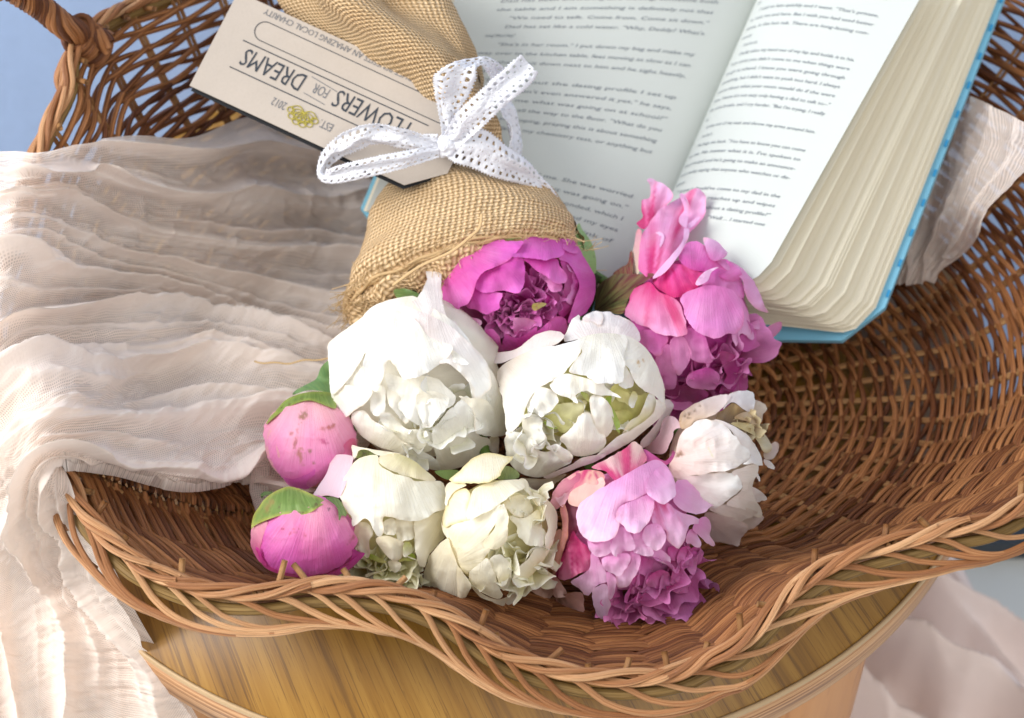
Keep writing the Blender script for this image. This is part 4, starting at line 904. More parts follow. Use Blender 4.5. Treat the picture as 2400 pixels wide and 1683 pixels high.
f.petal([(20,650),(60,655),(85,675),(60,700),(40,800),(10,900),(-10,860)], -1, base=(0,950), col=(S2((30,40,30)), S2((40,50,40))), name='sepal', mat=M_LEAF, wob=1)
f.stem((1010, 330, .14))

# --- white peony right, behind
f = Flower('peony', 'shaded white peony with browned edges on the right side of the bouquet', 'peony', GP, 1480, 880, 3.834, (720, 780), (430, 520), 0, .066, .75, (PKW, WH2), (1100, 900), 'in', 5)
f.globe(S2((226,212,190)), .86, .004)
f.petal([(430,420),(440,340),(500,300),(600,240),(720,190),(880,175),(890,200),(830,280),(760,340),(680,380),(600,400),(560,410),(520,460),(450,480)], 1.8, base=(420,500), col=(S2((214,180,140)), PKW), ruf=.002, spots=[(500,360,34,24,-30,S2((110,70,24))),(570,318,16,14,0,S2((130,90,40))),(610,270,26,12,10,S2((150,110,50)))])
f.petal([(880,175),(960,140),(1050,140),(1110,200),(1120,260),(1080,330),(1000,300),(920,240),(860,270),(820,310),(870,210)], 1.8, base=(850,400), col=(PKW, WH2))
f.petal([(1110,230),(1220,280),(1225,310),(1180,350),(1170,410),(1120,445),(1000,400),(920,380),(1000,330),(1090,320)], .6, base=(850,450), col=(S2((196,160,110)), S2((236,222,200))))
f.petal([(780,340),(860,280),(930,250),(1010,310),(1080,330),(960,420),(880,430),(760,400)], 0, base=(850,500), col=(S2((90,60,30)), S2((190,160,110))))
f.petal([(890,430),(960,420),(1080,430),(1180,500),(1240,580),(1260,640),(1230,700),(1180,680),(1140,600),(1080,530),(980,480)], 1, base=(900,500), col=(S2((220,200,140)), S2((232,226,196))), ruf=.003)
f.petal([(1190,690),(1220,640),(1290,590),(1330,620),(1310,690),(1270,750),(1200,750)], 0, base=(1100,800), col=(S2((220,206,190)), PKW))
f.petal([(1190,750),(1250,780),(1285,820),(1270,840),(1200,800)], 0, base=(1100,750))
f.petal([(740,400),(820,410),(960,480),(1080,580),(1150,690),(1185,810),(1100,790),(1000,800),(1050,760),(1070,700),(980,620),(880,480)], 2.6, base=(700,300), col=(PKW, WH2))
f.petal([(410,620),(440,530),(530,450),(620,400),(720,395),(820,430),(900,510),(980,610),(1070,690),(1075,740),(1000,790),(900,850),(700,880),(500,910),(390,920),(330,830),(380,740),(400,680)], 4, base=(300,760), lift=.003, col=(S2((238,206,196)), WH2), spots=[(430,700,40,26,-40,S2((130,84,40))),(705,680,8,60,-25,S2((220,220,180)))])
f.petal([(400,930),(580,900),(700,880),(880,870),(950,900),(990,970),(980,1030),(880,1110),(780,1180),(700,1190),(560,1060)], 3.4, base=(300,900), col=(S2((240,214,210)), WH2), lift=.003)
f.petal([(900,870),(1000,830),(1130,800),(1140,870),(1100,950),(1090,1040),(1130,1140),(1170,1200),(1175,1270),(1080,1260),(1000,1200),(850,1160),(980,1040),(990,960)], 2.4, base=(500,950), col=(PKW, S2((244,240,228))), ruf=.002)
f.petal([(700,1190),(850,1160),(1000,1180),(1140,1230),(1020,1300),(900,1290),(760,1240)], 2, base=(500,1050), col=(PKW, S2((244,236,226))))
f.petal([(1100,860),(1140,880),(1160,940),(1145,955),(1120,900)], 2.5, base=(1050,850))
f.petal([(660,1240),(800,1250),(1000,1310),(1050,1370),(1000,1440),(990,1500),(960,1540),(850,1510),(720,1480),(680,1400)], .6, base=(600,1200), col=(S2((220,196,190)), PKW), grad=(0, -.4))
f.petal([(1020,1270),(1180,1270),(1140,1340),(1050,1390),(980,1400)], 0, base=(900,1200), col=(S2((226,214,196)), PKW), grad=(0, -.3))
f.petal([(1070,1000),(1170,1050),(1220,1120),(1160,1130),(1110,1120)], 0, base=(950,1000))
f.petal([(290,400),(350,365),(420,420),(455,465),(400,480),(360,560),(340,620),(300,700),(200,700),(120,660),(240,540)], -.5, base=(200,700), col=(S2((226,180,190)), S2((238,206,214))))
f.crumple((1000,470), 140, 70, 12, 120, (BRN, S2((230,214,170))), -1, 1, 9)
f.stem((1030, 330, .14))

# --- cream peony lower left
f = Flower('peony', 'cream peony with greenish frills touching the rim, right beside the lower bud', 'peony', GP, 780, 1040, 4.025, (540, 660), (520, 600), -8, .056, .82, (CR, CR2), (480, 1050), 'in', 6)
f.globe(S2((238,230,170)), .88, .006)
f.petal([(770,740),(860,700),(1000,640),(1060,600),(1060,760),(1080,860),(990,960),(900,1060),(870,1170),(800,1120),(780,950)], 2, base=(1150,450))
f.petal([(420,130),(500,100),(620,95),(760,160),(880,250),(970,330),(960,355),(760,325),(580,270),(450,200)], 2, base=(800,-50), col=(S2((236,226,170)), CR))
f.petal([(70,470),(110,330),(190,190),(280,125),(420,110),(440,200),(560,270),(700,310),(790,350),(1000,350),(1060,400),(1060,590),(980,640),(860,700),(740,735),(600,710),(560,690),(475,690),(480,840),(430,870),(370,790),(310,700),(250,740),(190,780),(180,690),(130,640),(100,560)], 3.8, base=(450,-300), lift=.004, ruf=.0016, col=(CR, S2((252,251,240))))
f.petal([(600,700),(760,720),(770,800),(760,900),(680,920),(610,920),(590,800)], 1.4, base=(650,500), ruf=.002)
f.petal([(480,740),(560,700),(590,740),(600,850),(540,870),(480,830)], 2.4, base=(530,550), ruf=.002)
f.petal([(420,880),(530,870),(650,920),(680,960),(650,1060),(600,1100),(540,1090),(470,1020),(410,930)], 1, base=(530,700), cup=.004)
f.petal([(210,780),(310,740),(380,830),(340,940),(350,1040),(310,1080),(240,990),(190,1000)], 1, base=(200,600), ruf=.003)
f.petal([(520,1110),(600,1110),(640,1140),(620,1200),(550,1210)], 1, base=(560,1000), cup=.003)
f.petal([(670,940),(720,930),(760,1000),(700,1070),(670,1050)], 1.2, base=(700,800), col=(S2((220,226,130)), CR2))
f.petal([(350,1040),(420,1060),(510,1110),(480,1130),(400,1100),(340,1080)], -.5, base=(300,950), col=(GRN, YG))
f.petal([(640,1080),(740,1030),(780,1080),(700,1110),(620,1110)], -.2, base=(800,1000), col=(GRN, YG))
f.crumple((470,1130), 330, 130, 28, 240, (S2((220,214,130)), S2((250,248,226))), -1.8, 1.0, 10, ruf=1.1)
f.crumple((640,1230), 200, 60, 16, 120, (S2((222,214,140)), CR2), -2, 1.2, 16, ruf=1.3)
f.petal([(-190,515),(-150,420),(-60,280),(10,115),(180,115),(185,180),(150,320),(80,480),(60,510),(-60,490)], 4.2, base=(150,0), col=(S2((240,214,222)), S2((244,222,236))), wob=.6, ruf=.0006, grad=(.0, 0), label='pale pink squared petal lying over the upper bud')
f.petal([(180,10),(245,30),(420,60),(560,80),(640,95),(560,110),(430,110),(330,60),(250,60),(225,120),(190,150),(185,80)], 3.0, base=(600,-100), col=(CR, CR2), wob=1)
f.petal([(250,40),(330,50),(440,105),(300,125),(210,130)], -1, base=(300,200), col=(S2((80,86,30)), S2((110,114,50))), name='sepal', mat=M_LEAF, wob=1)
f.petal([(960,260),(1060,248),(1180,250),(1190,290),(1130,340),(1060,330),(1000,300)], 0, base=(900,260), col=(S2((120,150,80)), S2((160,186,120))), name='leaf', mat=M_LEAF, wob=1)
f.stem()

# --- cream peony lower middle
f = Flower('peony', 'round cream peony at the bouquet bottom with long petals hanging over the rim', 'peony', GP, 780, 1040, 4.025, (1560, 860), (540, 560), 10, .060, .85, (CR, CR2), (1700, 1050), 'in', 7)
f.globe(S2((240,232,180)), .90, .005)
f.petal([(830,1420),(840,1300),(870,1160),(960,1000),(1080,890),(1110,960),(1180,1150),(1240,1260),(1300,1360),(1240,1480),(1190,1590),(1150,1580),(1040,1510),(900,1460)], 1, base=(1200,700), col=(CR, CR2), grad=(0, -.1), h0=.006)
f.petal([(1180,1160),(1280,1300),(1300,1365),(1240,1430),(1200,1570),(1175,1400)], 2.4, base=(1150,900), h0=.006)
f.petal([(1100,340),(1190,260),(1240,200),(1330,130),(1430,90),(1520,90),(1650,120),(1700,130),(1640,200),(1590,270),(1560,320),(1450,360),(1340,375),(1200,375),(1130,370)], 2.6, base=(1450,-200), h0=.008, lift=.001, ruf=.0008, edgecol=S2((240,222,150)))
f.petal([(1060,560),(1065,420),(1110,360),(1200,370),(1250,380),(1250,400),(1150,450),(1090,530),(1080,580)], 1.4, base=(1100,300), h0=.006)
f.petal([(1030,720),(1060,600),(1100,500),(1180,430),(1260,420),(1300,460),(1280,560),(1270,700),(1180,740),(1080,790),(1050,790)], 3, base=(1000,450), edgecol=S2((244,226,160)))
f.petal([(1020,720),(1040,780),(1100,800),(1090,890),(1040,830)], 2.2, base=(950,700))
f.petal([(1270,720),(1280,580),(1310,460),(1380,400),(1500,365),(1640,340),(1780,350),(1800,420),(1700,470),(1580,560),(1450,640),(1350,690)], 4.6, base=(1400,150), lift=.004)
f.petal([(1750,340),(1820,335),(1860,410),(1890,480),(1960,570),(1930,590),(1860,500),(1800,430)], 4, base=(1750,200))
f.petal([(1090,800),(1180,750),(1280,710),(1400,660),(1500,600),(1590,570),(1580,680),(1500,800),(1450,900),(1480,1000),(1400,1120),(1290,1200),(1260,1230),(1170,1120),(1110,980),(1095,880)], 3.6, base=(1000,1200), lift=.003, ruf=.0016)
f.petal([(1590,580),(1640,640),(1660,760),(1650,880),(1600,960),(1530,1000),(1440,980),(1420,920),(1520,800)], 4.4, base=(1300,1100), ruf=.002, lift=.004)
f.petal([(1660,680),(1800,700),(1950,620),(1960,760),(2010,860),(1970,960),(1860,960),(1760,890),(1730,780)], 2.6, base=(2000,500), ruf=.002)
f.petal([(1620,560),(1760,480),(1850,520),(1880,640),(1800,700),(1680,660)], 2, base=(1800,300), ruf=.0025)
f.petal([(1890,460),(2000,510),(2090,600),(2125,700),(2110,830),(2050,980),(2010,990),(2000,880),(2030,780),(1970,620),(1920,540)], 3.2, base=(2100,400), lift=.003)
f.petal([(2080,900),(2030,1030),(1930,1180),(1820,1290),(1700,1340),(1720,1220),(1820,1100),(1900,1000),(2000,960)], 2.4, base=(2100,1300), col=(S2((240,222,180)), CR2))
f.petal([(1290,1210),(1400,1120),(1460,1090),(1520,1200),(1570,1350),(1600,1430),(1540,1460),(1400,1400),(1320,1330)], 3.4, base=(1350,1500))
f.petal([(1470,1090),(1560,1040),(1640,1100),(1690,1180),(1680,1300),(1640,1370),(1600,1380),(1540,1250)], 3.6, base=(1500,1500), ruf=.002)
f.petal([(1300,1330),(1420,1420),(1540,1470),(1640,1440),(1700,1390),(1700,1450),(1640,1500),(1620,1540),(1500,1490),(1380,1440)], 2, base=(1500,1200))
f.petal([(1700,1350),(1820,1290),(1870,1240),(1840,1340),(1760,1450),(1660,1520),(1630,1490),(1700,1430)], .6, base=(1600,1200), col=(S2((226,220,190)), CR2))
f.crumple((1760,1130), 170, 210, 18, 250, (S2((236,228,160)), S2((252,250,236))), -1.0, .8, 11, ruf=1.0)
f.crumple((1860,600), 90, 120, 7, 180, (S2((236,230,180)), CR2), 1.2, .9, 12, ruf=1.3)
f.petal([(1555,330),(1600,240),(1650,210),(1740,260),(1760,310),(1700,335)], -1, base=(1650,400), col=(S2((86,104,50)), S2((140,150,90))), name='leaf', mat=M_LEAF, wob=1)
f.stem()

# --- light pink peony lower right
f = Flower('peony', 'pale pink ruffled peony with dried peach edges and magenta underside, lowest on the right', 'peony', GP, 1220, 1020, 3.578, (880, 800), (600, 560), 10, .058, .72, (LP, LP2), (700, 300), 'out', 8)
f.globe(LP, .90, .004)
f.petal([(250,540),(330,400),(440,320),(500,300),(480,420),(380,520),(330,600),(280,620)], .4, base=(600,300), col=(S2((200,90,130)), S2((236,170,180))))
f.petal([(290,520),(330,400),(440,320),(560,290),(680,310),(710,370),(660,420),(560,440),(470,470),(400,530),(350,600)], 2, base=(600,200), col=(PEACH, S2((244,190,200))), streak=(HOT, .45))
f.petal([(590,270),(700,210),(850,130),(950,60),(1020,90),(1060,190),(1030,240),(900,330),(800,380),(740,330),(700,300)], 1.6, base=(900,500), col=(S2((238,178,190)), S2((246,214,206))), streak=(HOT, .0), h0=.002)
f.petal([(1040,120),(1110,160),(1220,215),(1290,100),(1335,100),(1310,170),(1230,250),(1150,240),(1060,230)], 1.2, base=(1150,400), col=(S2((220,60,150)), PK), ruf=.002)
f.petal([(400,570),(410,490),(500,420),(600,390),(680,350),(715,400),(680,480),(580,580),(480,600)], 3.6, base=(450,650), col=(S2((250,196,180)), S2((250,206,196))))
f.petal([(500,580),(620,480),(760,400),(900,320),(1020,250),(1140,205),(1230,260),(1290,370),(1300,460),(1280,520),(1210,560),(1140,530),(1080,480),(960,540),(860,580),(800,680),(830,750),(780,860),(650,900),(560,880),(490,780),(470,690)], 5, base=(950,-100), lift=.004, ruf=.0016)
f.petal([(830,600),(960,540),(1080,500),(1120,560),(1100,680),(1030,780),(980,820),(900,800),(830,740),(800,690)], 6, base=(950,250), lift=.003)
f.petal([(1050,460),(1100,330),(1200,260),(1290,380),(1300,470),(1270,540),(1200,570),(1110,530)], 7, base=(1000,150), lift=.003)
f.petal([(1280,540),(1300,400),(1350,375),(1480,390),(1580,440),(1640,520),(1650,590),(1600,600),(1540,640),(1440,660),(1380,640),(1310,590)], 4.4, base=(1100,350), lift=.003, grad=(.15, 0))
f.petal([(1120,560),(1240,570),(1300,620),(1420,670),(1500,700),(1500,740),(1420,760),(1370,870),(1320,945),(1240,890),(1210,800),(1120,760),(1100,680)], 4.4, base=(1100,400), ruf=.002, streak=(HOT, .75))
f.petal([(1440,780),(1500,700),(1560,690),(1600,770),(1590,840),(1630,900),(1630,940),(1560,910),(1500,840)], 3.4, base=(1350,600), ruf=.002)
f.petal([(1380,900),(1420,790),(1470,810),(1510,900),(1500,940),(1430,920)], 3.2, base=(1350,650))
f.petal([(1030,800),(1080,750),(1160,750),(1210,810),(1210,900),(1150,960),(1080,950),(1030,890)], 5.2, base=(1100,550))
f.petal([(750,950),(770,880),(840,770),(920,820),(950,900),(950,960),(860,980),(800,1020)], 4.2, base=(850,550), ruf=.002)
f.petal([(560,880),(640,920),(740,880),(750,970),(660,1025),(600,990)], 4.2, base=(620,600))
f.petal([(680,1040),(780,1010),(860,990),(920,1000),(920,1060),(850,1160),(800,1170),(720,1140)], 4.2, base=(750,700))
f.petal([(920,980),(1000,1000),(1000,1100),(960,1180),(900,1270),(820,1260),(800,1180),(860,1150),(930,1060)], 3.6, base=(900,700))
f.petal([(940,830),(1020,800),(1040,900),(1110,960),(1100,1010),(1000,1000),(940,960)], 3.8, base=(980,600))
f.petal([(420,1230),(500,1180),(580,1120),(590,990),(640,1010),(700,1120),(720,1230),(640,1260),(560,1350),(480,1290)], 2.6, base=(600,800))
f.petal([(720,1150),(780,1180),(810,1230),(790,1320),(750,1370),(730,1300)], 4, base=(720,900))
f.petal([(600,1330),(600,1290),(640,1270),(720,1250),(740,1370),(755,1440),(730,1510),(680,1545),(640,1520),(610,1420)], 3.6, base=(680,1000), col=(LP2, S2((238,206,240))), h0=.004)
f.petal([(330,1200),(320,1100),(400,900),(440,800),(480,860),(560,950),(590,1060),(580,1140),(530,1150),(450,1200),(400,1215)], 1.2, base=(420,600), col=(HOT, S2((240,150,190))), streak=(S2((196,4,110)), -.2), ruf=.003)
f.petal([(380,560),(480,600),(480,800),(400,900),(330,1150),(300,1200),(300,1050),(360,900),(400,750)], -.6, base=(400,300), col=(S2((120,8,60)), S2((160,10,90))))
f.petal([(330,620),(370,580),(400,680),(400,780),(390,880),(350,990),(320,1100),(270,1170),(290,1000),(340,870),(350,740)], 2.8, base=(330,400), col=(S2((226,120,130)), S2((244,190,176))), ruf=.0025, edgecol=S2((196,130,100)))
f.petal([(290,820),(340,790),(350,880),(280,1000),(240,1100),(200,1200),(150,1220),(140,1160),(200,1060),(240,960)], 1.4, base=(340,700), col=(S2((230,170,150)), S2((244,214,200))))
f.petal([(60,1290),(100,1200),(240,1190),(270,1350),(180,1350),(100,1320)], .2, base=(250,1000), col=(S2((180,130,110)), S2((214,176,156))))
f.petal([(250,1180),(310,1200),(380,1310),(370,1360),(290,1350),(260,1260)], 2, base=(280,1000), col=(S2((230,170,160)), S2((246,214,206))))
f.petal([(290,1370),(380,1330),(500,1320),(530,1400),(530,1480),(430,1450),(340,1420)], 1.4, base=(300,1250), col=(S2((196,140,116)), S2((236,190,184))), streak=(BRN, .5))
f.petal([(950,1250),(880,1340),(890,1410),(1000,1330),(1240,1340),(1200,1410),(1110,1485),(1040,1470),(900,1425)], .6, base=(1000,1000), col=(MM, S2((226,140,206))))
f.petal([(1100,960),(1180,960),(1255,1020),(1250,1095),(1180,1060),(1090,1010)], 2.4, base=(1100,800))
f.petal([(1260,1280),(1400,1230),(1440,1150),(1450,1250),(1400,1310),(1310,1330)], 1, base=(1200,1050), col=(MM, S2((226,140,206))), ruf=.002)
f.petal([(1250,1060),(1330,1050),(1350,1180),(1330,1250),(1280,1180)], .4, base=(1250,900), col=(DMG, MM2), ruf=.002)
f.petal([(1400,1000),(1480,980),(1480,1100),(1440,1170),(1390,1120)], .4, base=(1350,850), col=(MM, MM2), ruf=.002)
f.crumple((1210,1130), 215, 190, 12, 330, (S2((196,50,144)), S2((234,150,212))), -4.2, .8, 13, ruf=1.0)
HC = (S2((212,70,160)), S2((240,160,218)))
for pts, ly, bs in (([(960,1180),(1060,1200),(1150,1290),(1060,1310),(960,1330),(900,1300)], -.4, (900,1100)), ([(1000,1010),(1080,1040),(1190,1090),(1160,1150),(1060,1190),(990,1130)], 0, (1000,900)), ([(1080,1180),(1180,1130),(1270,1180),(1240,1270),(1130,1290),(1050,1250)], .4, (1050,1000)),
        ([(1240,940),(1330,950),(1345,1060),(1310,1150),(1250,1080)], .2, (1200,800)), ([(1340,950),(1425,940),(1410,1060),(1360,1130),(1310,1050)], .6, (1300,800)), ([(1280,1130),(1345,1100),(1390,1200),(1330,1260),(1255,1240)], .8, (1250,950)),
        ([(1220,1270),(1330,1250),(1440,1200),(1460,1260),(1400,1325),(1280,1315)], 1.2, (1200,1100)), ([(1420,960),(1500,930),(1500,1030),(1455,1100),(1400,1050)], 0, (1350,800))):
    f.petal(pts, ly, base=bs, col=HC, ruf=.0045, lift=.003, wob=4)
f.crumple((900,1330), 160, 90, 12, 200, (S2((190,50,140)), S2((230,140,200))), -2.6, 1.0, 14, ruf=1.0)
f.stem((1010, 330, .14))

# --- buds
GBd = 'peony buds at the left of the bouquet'
BP, BP2 = S2((250, 182, 198)), S2((240, 120, 202))
SG, SG2 = S2((92, 122, 52)), S2((122, 146, 70))
f = Flower('peony_bud', 'upper pink peony bud with brown scratches and a green leaf behind it', 'flower bud', GBd, 560, 780, 2.598, (438, 680), (285, 268), 12, .060, .9, (BP, BP2), (420, 900), 'in', 9)
f.globe(BP, .965, 0)
f.petal([(155,570),(220,480),(300,430),(430,412),(560,440),(670,510),(720,610),(690,750),(600,850),(500,900),(400,950),(300,920),(200,800),(160,690)], 1, base=(430,250), col=(S2((252,196,200)), S2((242,136,206))), lift=.001, ruf=.0006, spots=[(395,505,22,34,20,S2((150,110,60))),(345,660,12,60,12,S2((176,96,90))),(375,740,18,50,-10,S2((190,120,96))),(430,715,9,14,0,S2((160,110,80))),(455,795,9,12,0,S2((160,110,80))),(545,575,44,12,-15,S2((190,110,96))),(500,650,40,14,30,S2((206,90,140))),(320,610,12,12,0,S2((190,110,110)))])
f.petal([(640,680),(700,640),(715,690),(700,760),(640,740)], 1.8, base=(700,550), col=(S2((236,110,160)), S2((240,130,180))))
f.petal([(270,880),(330,890),(420,860),(470,830),(440,930),(400,950),(320,930)], 2, base=(300,1000), col=(S2((226,90,190)), S2((238,120,210))))
f.petal([(220,480),(300,400),(430,360),(560,365),(582,400),(588,462),(480,425),(420,412),(320,442),(215,515),(165,560),(190,510)], 2.4, base=(450,200), col=(SG, SG2), name='sepal', mat=M_LEAF, wob=1, edgecol=S2((150,160,70)))
f.petal([(325,380),(345,350),(400,320),(470,280),(500,210),(550,170),(560,250),(570,370),(500,355),(420,350)], .5, base=(560,400), col=(S2((96,136,84)), S2((120,158,104))), name='leaf', mat=M_LEAF, wob=1)
f.petal([(675,505),(700,520),(722,600),(705,590),(690,540)], .4, base=(650,450), col=(S2((50,60,30)), S2((60,70,36))), name='sepal', mat=M_LEAF, wob=.5)
f.stem()
f = Flower('peony_bud', 'lower pink peony bud with broad green sepals resting by the basket rim', 'flower bud', GBd, 560, 780, 2.598, (400, 1240), (322, 262), 6, .062, .85, (BP, BP2), (430, 1500), 'in', 10)
f.globe(BP2, .965, 0)
f.petal([(140,1300),(160,1220),(200,1120),(320,1080),(470,1050),(540,1020),(640,1120),(720,1250),(700,1310),(650,1400),(560,1450),(430,1480),(330,1470),(200,1440),(140,1370)], 1.2, base=(470,900), col=(S2((250,172,192)), S2((236,98,204))), lift=.001, ruf=.0006, spots=[(335,1210,26,14,-30,S2((200,100,110))),(268,1190,16,8,0,S2((196,90,120))),(400,1250,10,26,0,S2((210,110,140))),(690,1250,14,34,30,S2((190,90,120))),(548,1073,6,6,0,S2((60,30,30)))])
f.petal([(75,1200),(110,1170),(175,1150),(140,1260),(130,1350),(170,1420),(110,1380),(78,1300)], .6, base=(100,1050), col=(BP, S2((226,70,160))))
f.petal([(105,1320),(120,1310),(150,1380),(200,1430),(320,1470),(430,1480),(500,1500),(400,1495),(250,1470),(150,1420)], 1.8, base=(200,1700), col=(S2((214,50,150)), S2((222,50,170))))
f.petal([(400,1480),(470,1500),(520,1480),(600,1440),(680,1390),(720,1360),(765,1345),(700,1420),(600,1480),(520,1502),(440,1502)], 2, base=(550,1700), col=(S2((214,40,160)), S2((226,70,190))))
f.petal([(690,1318),(730,1330),(768,1340),(700,1400),(640,1420),(690,1370)], 2.6, base=(600,1500), col=(S2((196,20,130)), S2((226,80,190))))
f.petal([(76,1195),(90,1110),(170,1000),(280,940),(350,945),(440,980),(525,1025),(480,1065),(400,1108),(300,1102),(190,1132),(100,1172)], 2.6, spots=[(470,1048,22,14,0,S2((60,40,24))),(305,1020,6,6,0,S2((70,50,30))),(180,1060,60,20,-60,S2((150,120,70)))], base=(300,800), col=(SG, SG2), name='sepal', mat=M_LEAF, wob=1.2, edgecol=S2((176,172,76)), lift=.001)
f.petal([(525,1003),(600,1008),(650,1080),(655,1120),(625,1110),(610,1150),(600,1070),(560,1030)], 2.6, base=(520,900), col=(S2((76,104,44)), S2((96,126,58))), name='sepal', mat=M_LEAF, wob=1)
f.petal([(130,985),(160,965),(212,970),(190,985),(150,995),(140,1015)], .8, base=(250,980), col=(S2((40,66,28)), S2((60,90,40))), name='sepal', mat=M_LEAF, wob=.6)
f.stem()

# ------------------------------------------------------------------ jute thread on the scarf
q = np.linspace(0, 1, 60)
Pp = np.array([at_d((570+170*t)*K, (810+5*math.sin(t*5)+2*math.sin(t*17))*K, depth(hit(570+170*t, 812, .046))-.004) for t in q])
o = tube_obj('jute_thread', Pp, .0006, M_FIB, None, 5); tag(o, 'loose golden jute thread lying on the scarf beside the upper bud', 'thread')

# ------------------------------------------------------------------ gift tag
dN = depth(ctr[5])-np.linalg.norm(bv[5])
gt = thing('gift_tag', None, 'kraft card gift tag printed upside down with dark lettering, tied under the lace bow', 'gift tag')
TA = at_d(622*K, 22*K, dN+.006); TB = at_d(425*K, 192*K, dN-.002); TC = at_d(975*K, 447*K, dN-.009)
ex = (TC-TB); Lx = np.linalg.norm(ex); ex /= Lx; eyv = TA-TB; ey = eyv-ex*(eyv@ex); Ly = np.linalg.norm(ey); ey /= Ly; nz = np.cross(ex, ey); nz = nz if nz@F < 0 else -nz
# card coordinates: x from the far end (TB) to the tied end, y from lower edge to upper edge
def card(name, pts, z, th, mat, parent, bend=0.):
    V = [TB+ex*x+ey*y+nz*z for x, y in pts]+[TB+ex*x+ey*y+nz*(z-th) for x, y in pts]; m = len(pts)
    return mesh(name, V, [list(range(m)), list(range(m, 2*m))[::-1]]+[[i, (i+1) % m, m+(i+1) % m, m+i] for i in range(m)], mat, parent, smooth=False)
cut = Ly*.27
shape = [(0, 0), (Lx-cut*1.15, 0), (Lx, cut), (Lx, Ly-cut), (Lx-cut*1.15, Ly), (0, Ly)]
card('card', shape, 0, .0005, M_TAG, gt)
card('backing_card', [(x+.001 if i in (0, 5) else x, y-.0015 if i < 2 else y) for i, (x, y) in enumerate(shape)], -.0035, .0005, M_BLACK, gt)
def flat_text(s, X0, X1, Y0, Y1, mat, name='lettering', shear=.1, widen=1.0):
    """reads from the tied end to the far end, letter tops to the lower edge"""
    V, Fc = text_mesh(s, shear)
    mn = V.min(0); mx = V.max(0); u = (V[:, 0]-mn[0])/(mx[0]-mn[0]); v = V[:, 1]/.72
    x = X0+(X1-X0)*u; y = Y0+(Y1-Y0)*v
    Q = TB+x[:, None]*ex+y[:, None]*ey+nz*.00025
    return mesh(name, Q, Fc, mat, gt, smooth=False)
def bold(s, X0, X1, Y0, Y1, mat):
    flat_text(s, X0, X1, Y0, Y1, mat); 
def fl(x0, y0, x1, y1, w=.0003, mat=M_TAGINK):
    d = np.array([x1-x0, y1-y0]); d = d/np.linalg.norm(d); p = np.array([-d[1], d[0]])*w
    card('printed_line', [(x0-p[0], y0-p[1]), (x1-p[0], y1-p[1]), (x1+p[0], y1+p[1]), (x0+p[0], y0+p[1])], .00022, .0002, mat, gt)
X = lambda f: Lx*f; Y = lambda f: Ly*f
flat_text('DREAMS', X(.375), X(.125), Y(.55), Y(.37), M_TAGINK, shear=.15)
flat_text('FOR', X(.475), X(.415), Y(.52), Y(.42), M_TAGINK2, shear=.15)
flat_text('FLOWERS', X(.80), X(.50), Y(.56), Y(.38), M_TAGINK, shear=.15)
fl(X(.10), Y(.32), X(.86), Y(.32)); fl(X(.10), Y(.60), X(.86), Y(.60)); fl(X(.39), Y(.56), X(.50), Y(.53), .0002, M_TAGINK2); fl(X(.39), Y(.39), X(.48), Y(.37), .0002, M_TAGINK2)
flat_text('EST.', X(.545), X(.495), Y(.235), Y(.155), M_TAGINK2, shear=.1); flat_text('2012', X(.355), X(.30), Y(.235), Y(.155), M_TAGINK2, shear=.1)
flat_text('YOUR BOUQUET BENEFITS AN AMAZING LOCAL CHARITY', X(.88), X(.12), Y(.965), Y(.905), M_TAGINK2, shear=.1)
rr2 = Y(.095); n_ = 40        # rounded frame
ys0, ys1 = Y(.665), Y(.855)
path = [(X(.12)+rr2*(1-math.sin(t)), (ys0+ys1)/2-rr2*math.cos(t)) for t in np.linspace(0, math.pi, 20)]
path = path+[(X(.92)-rr2*(1-math.sin(t)), (ys0+ys1)/2+rr2*math.cos(t)) for t in np.linspace(0, math.pi, 20)]
for i in range(0, len(path), 1):
    a0, a1 = path[i], path[(i+1) % len(path)]
    if math.dist(a0, a1) > 1e-6: fl(*a0, *a1, .00022)
# emblem: scalloped blossom of crossing arcs
ecx, ecy = X(.425), Y(.17)
em = thing_e = bpy.data.objects.new('emblem', None); sc.collection.objects.link(em); em.parent = gt
pr = []
for k in range(7):
    th0 = math.pi*k/6
    for sgn in (-1, 1):
        t = np.linspace(0, 1, 14); rx_, ry_ = X(.052), Y(.115)
        px_ = ecx+rx_*(np.cos(th0)*t+sgn*.32*np.sin(np.pi*t)*np.sin(th0)); py_ = ecy+Y(.05)-ry_*(np.sin(th0)*t*1.0+.0)-sgn*.32*ry_*np.sin(np.pi*t)*np.cos(th0)*-1
        Q = TB+px_[:, None]*ex+py_[:, None]*ey+nz*.0004; pr.append(tube(Q, .00032, 4))
for k in range(6):
    a0 = math.pi*(k+.5)/6; t = np.linspace(0, math.pi, 10)
    cx_ = ecx+X(.050)*math.cos(a0); cy_ = ecy+Y(.05)-Y(.110)*math.sin(a0)
    Q = TB+(cx_+X(.014)*np.cos(t*2))[:, None]*ex+(cy_+Y(.028)*np.sin(t*2))[:, None]*ey+nz*.0004; pr.append(tube(Q, .0003, 4))
v, fcs, a = join(pr); mesh('gold_blossom', v, fcs, M_GOLD, em, att=a)

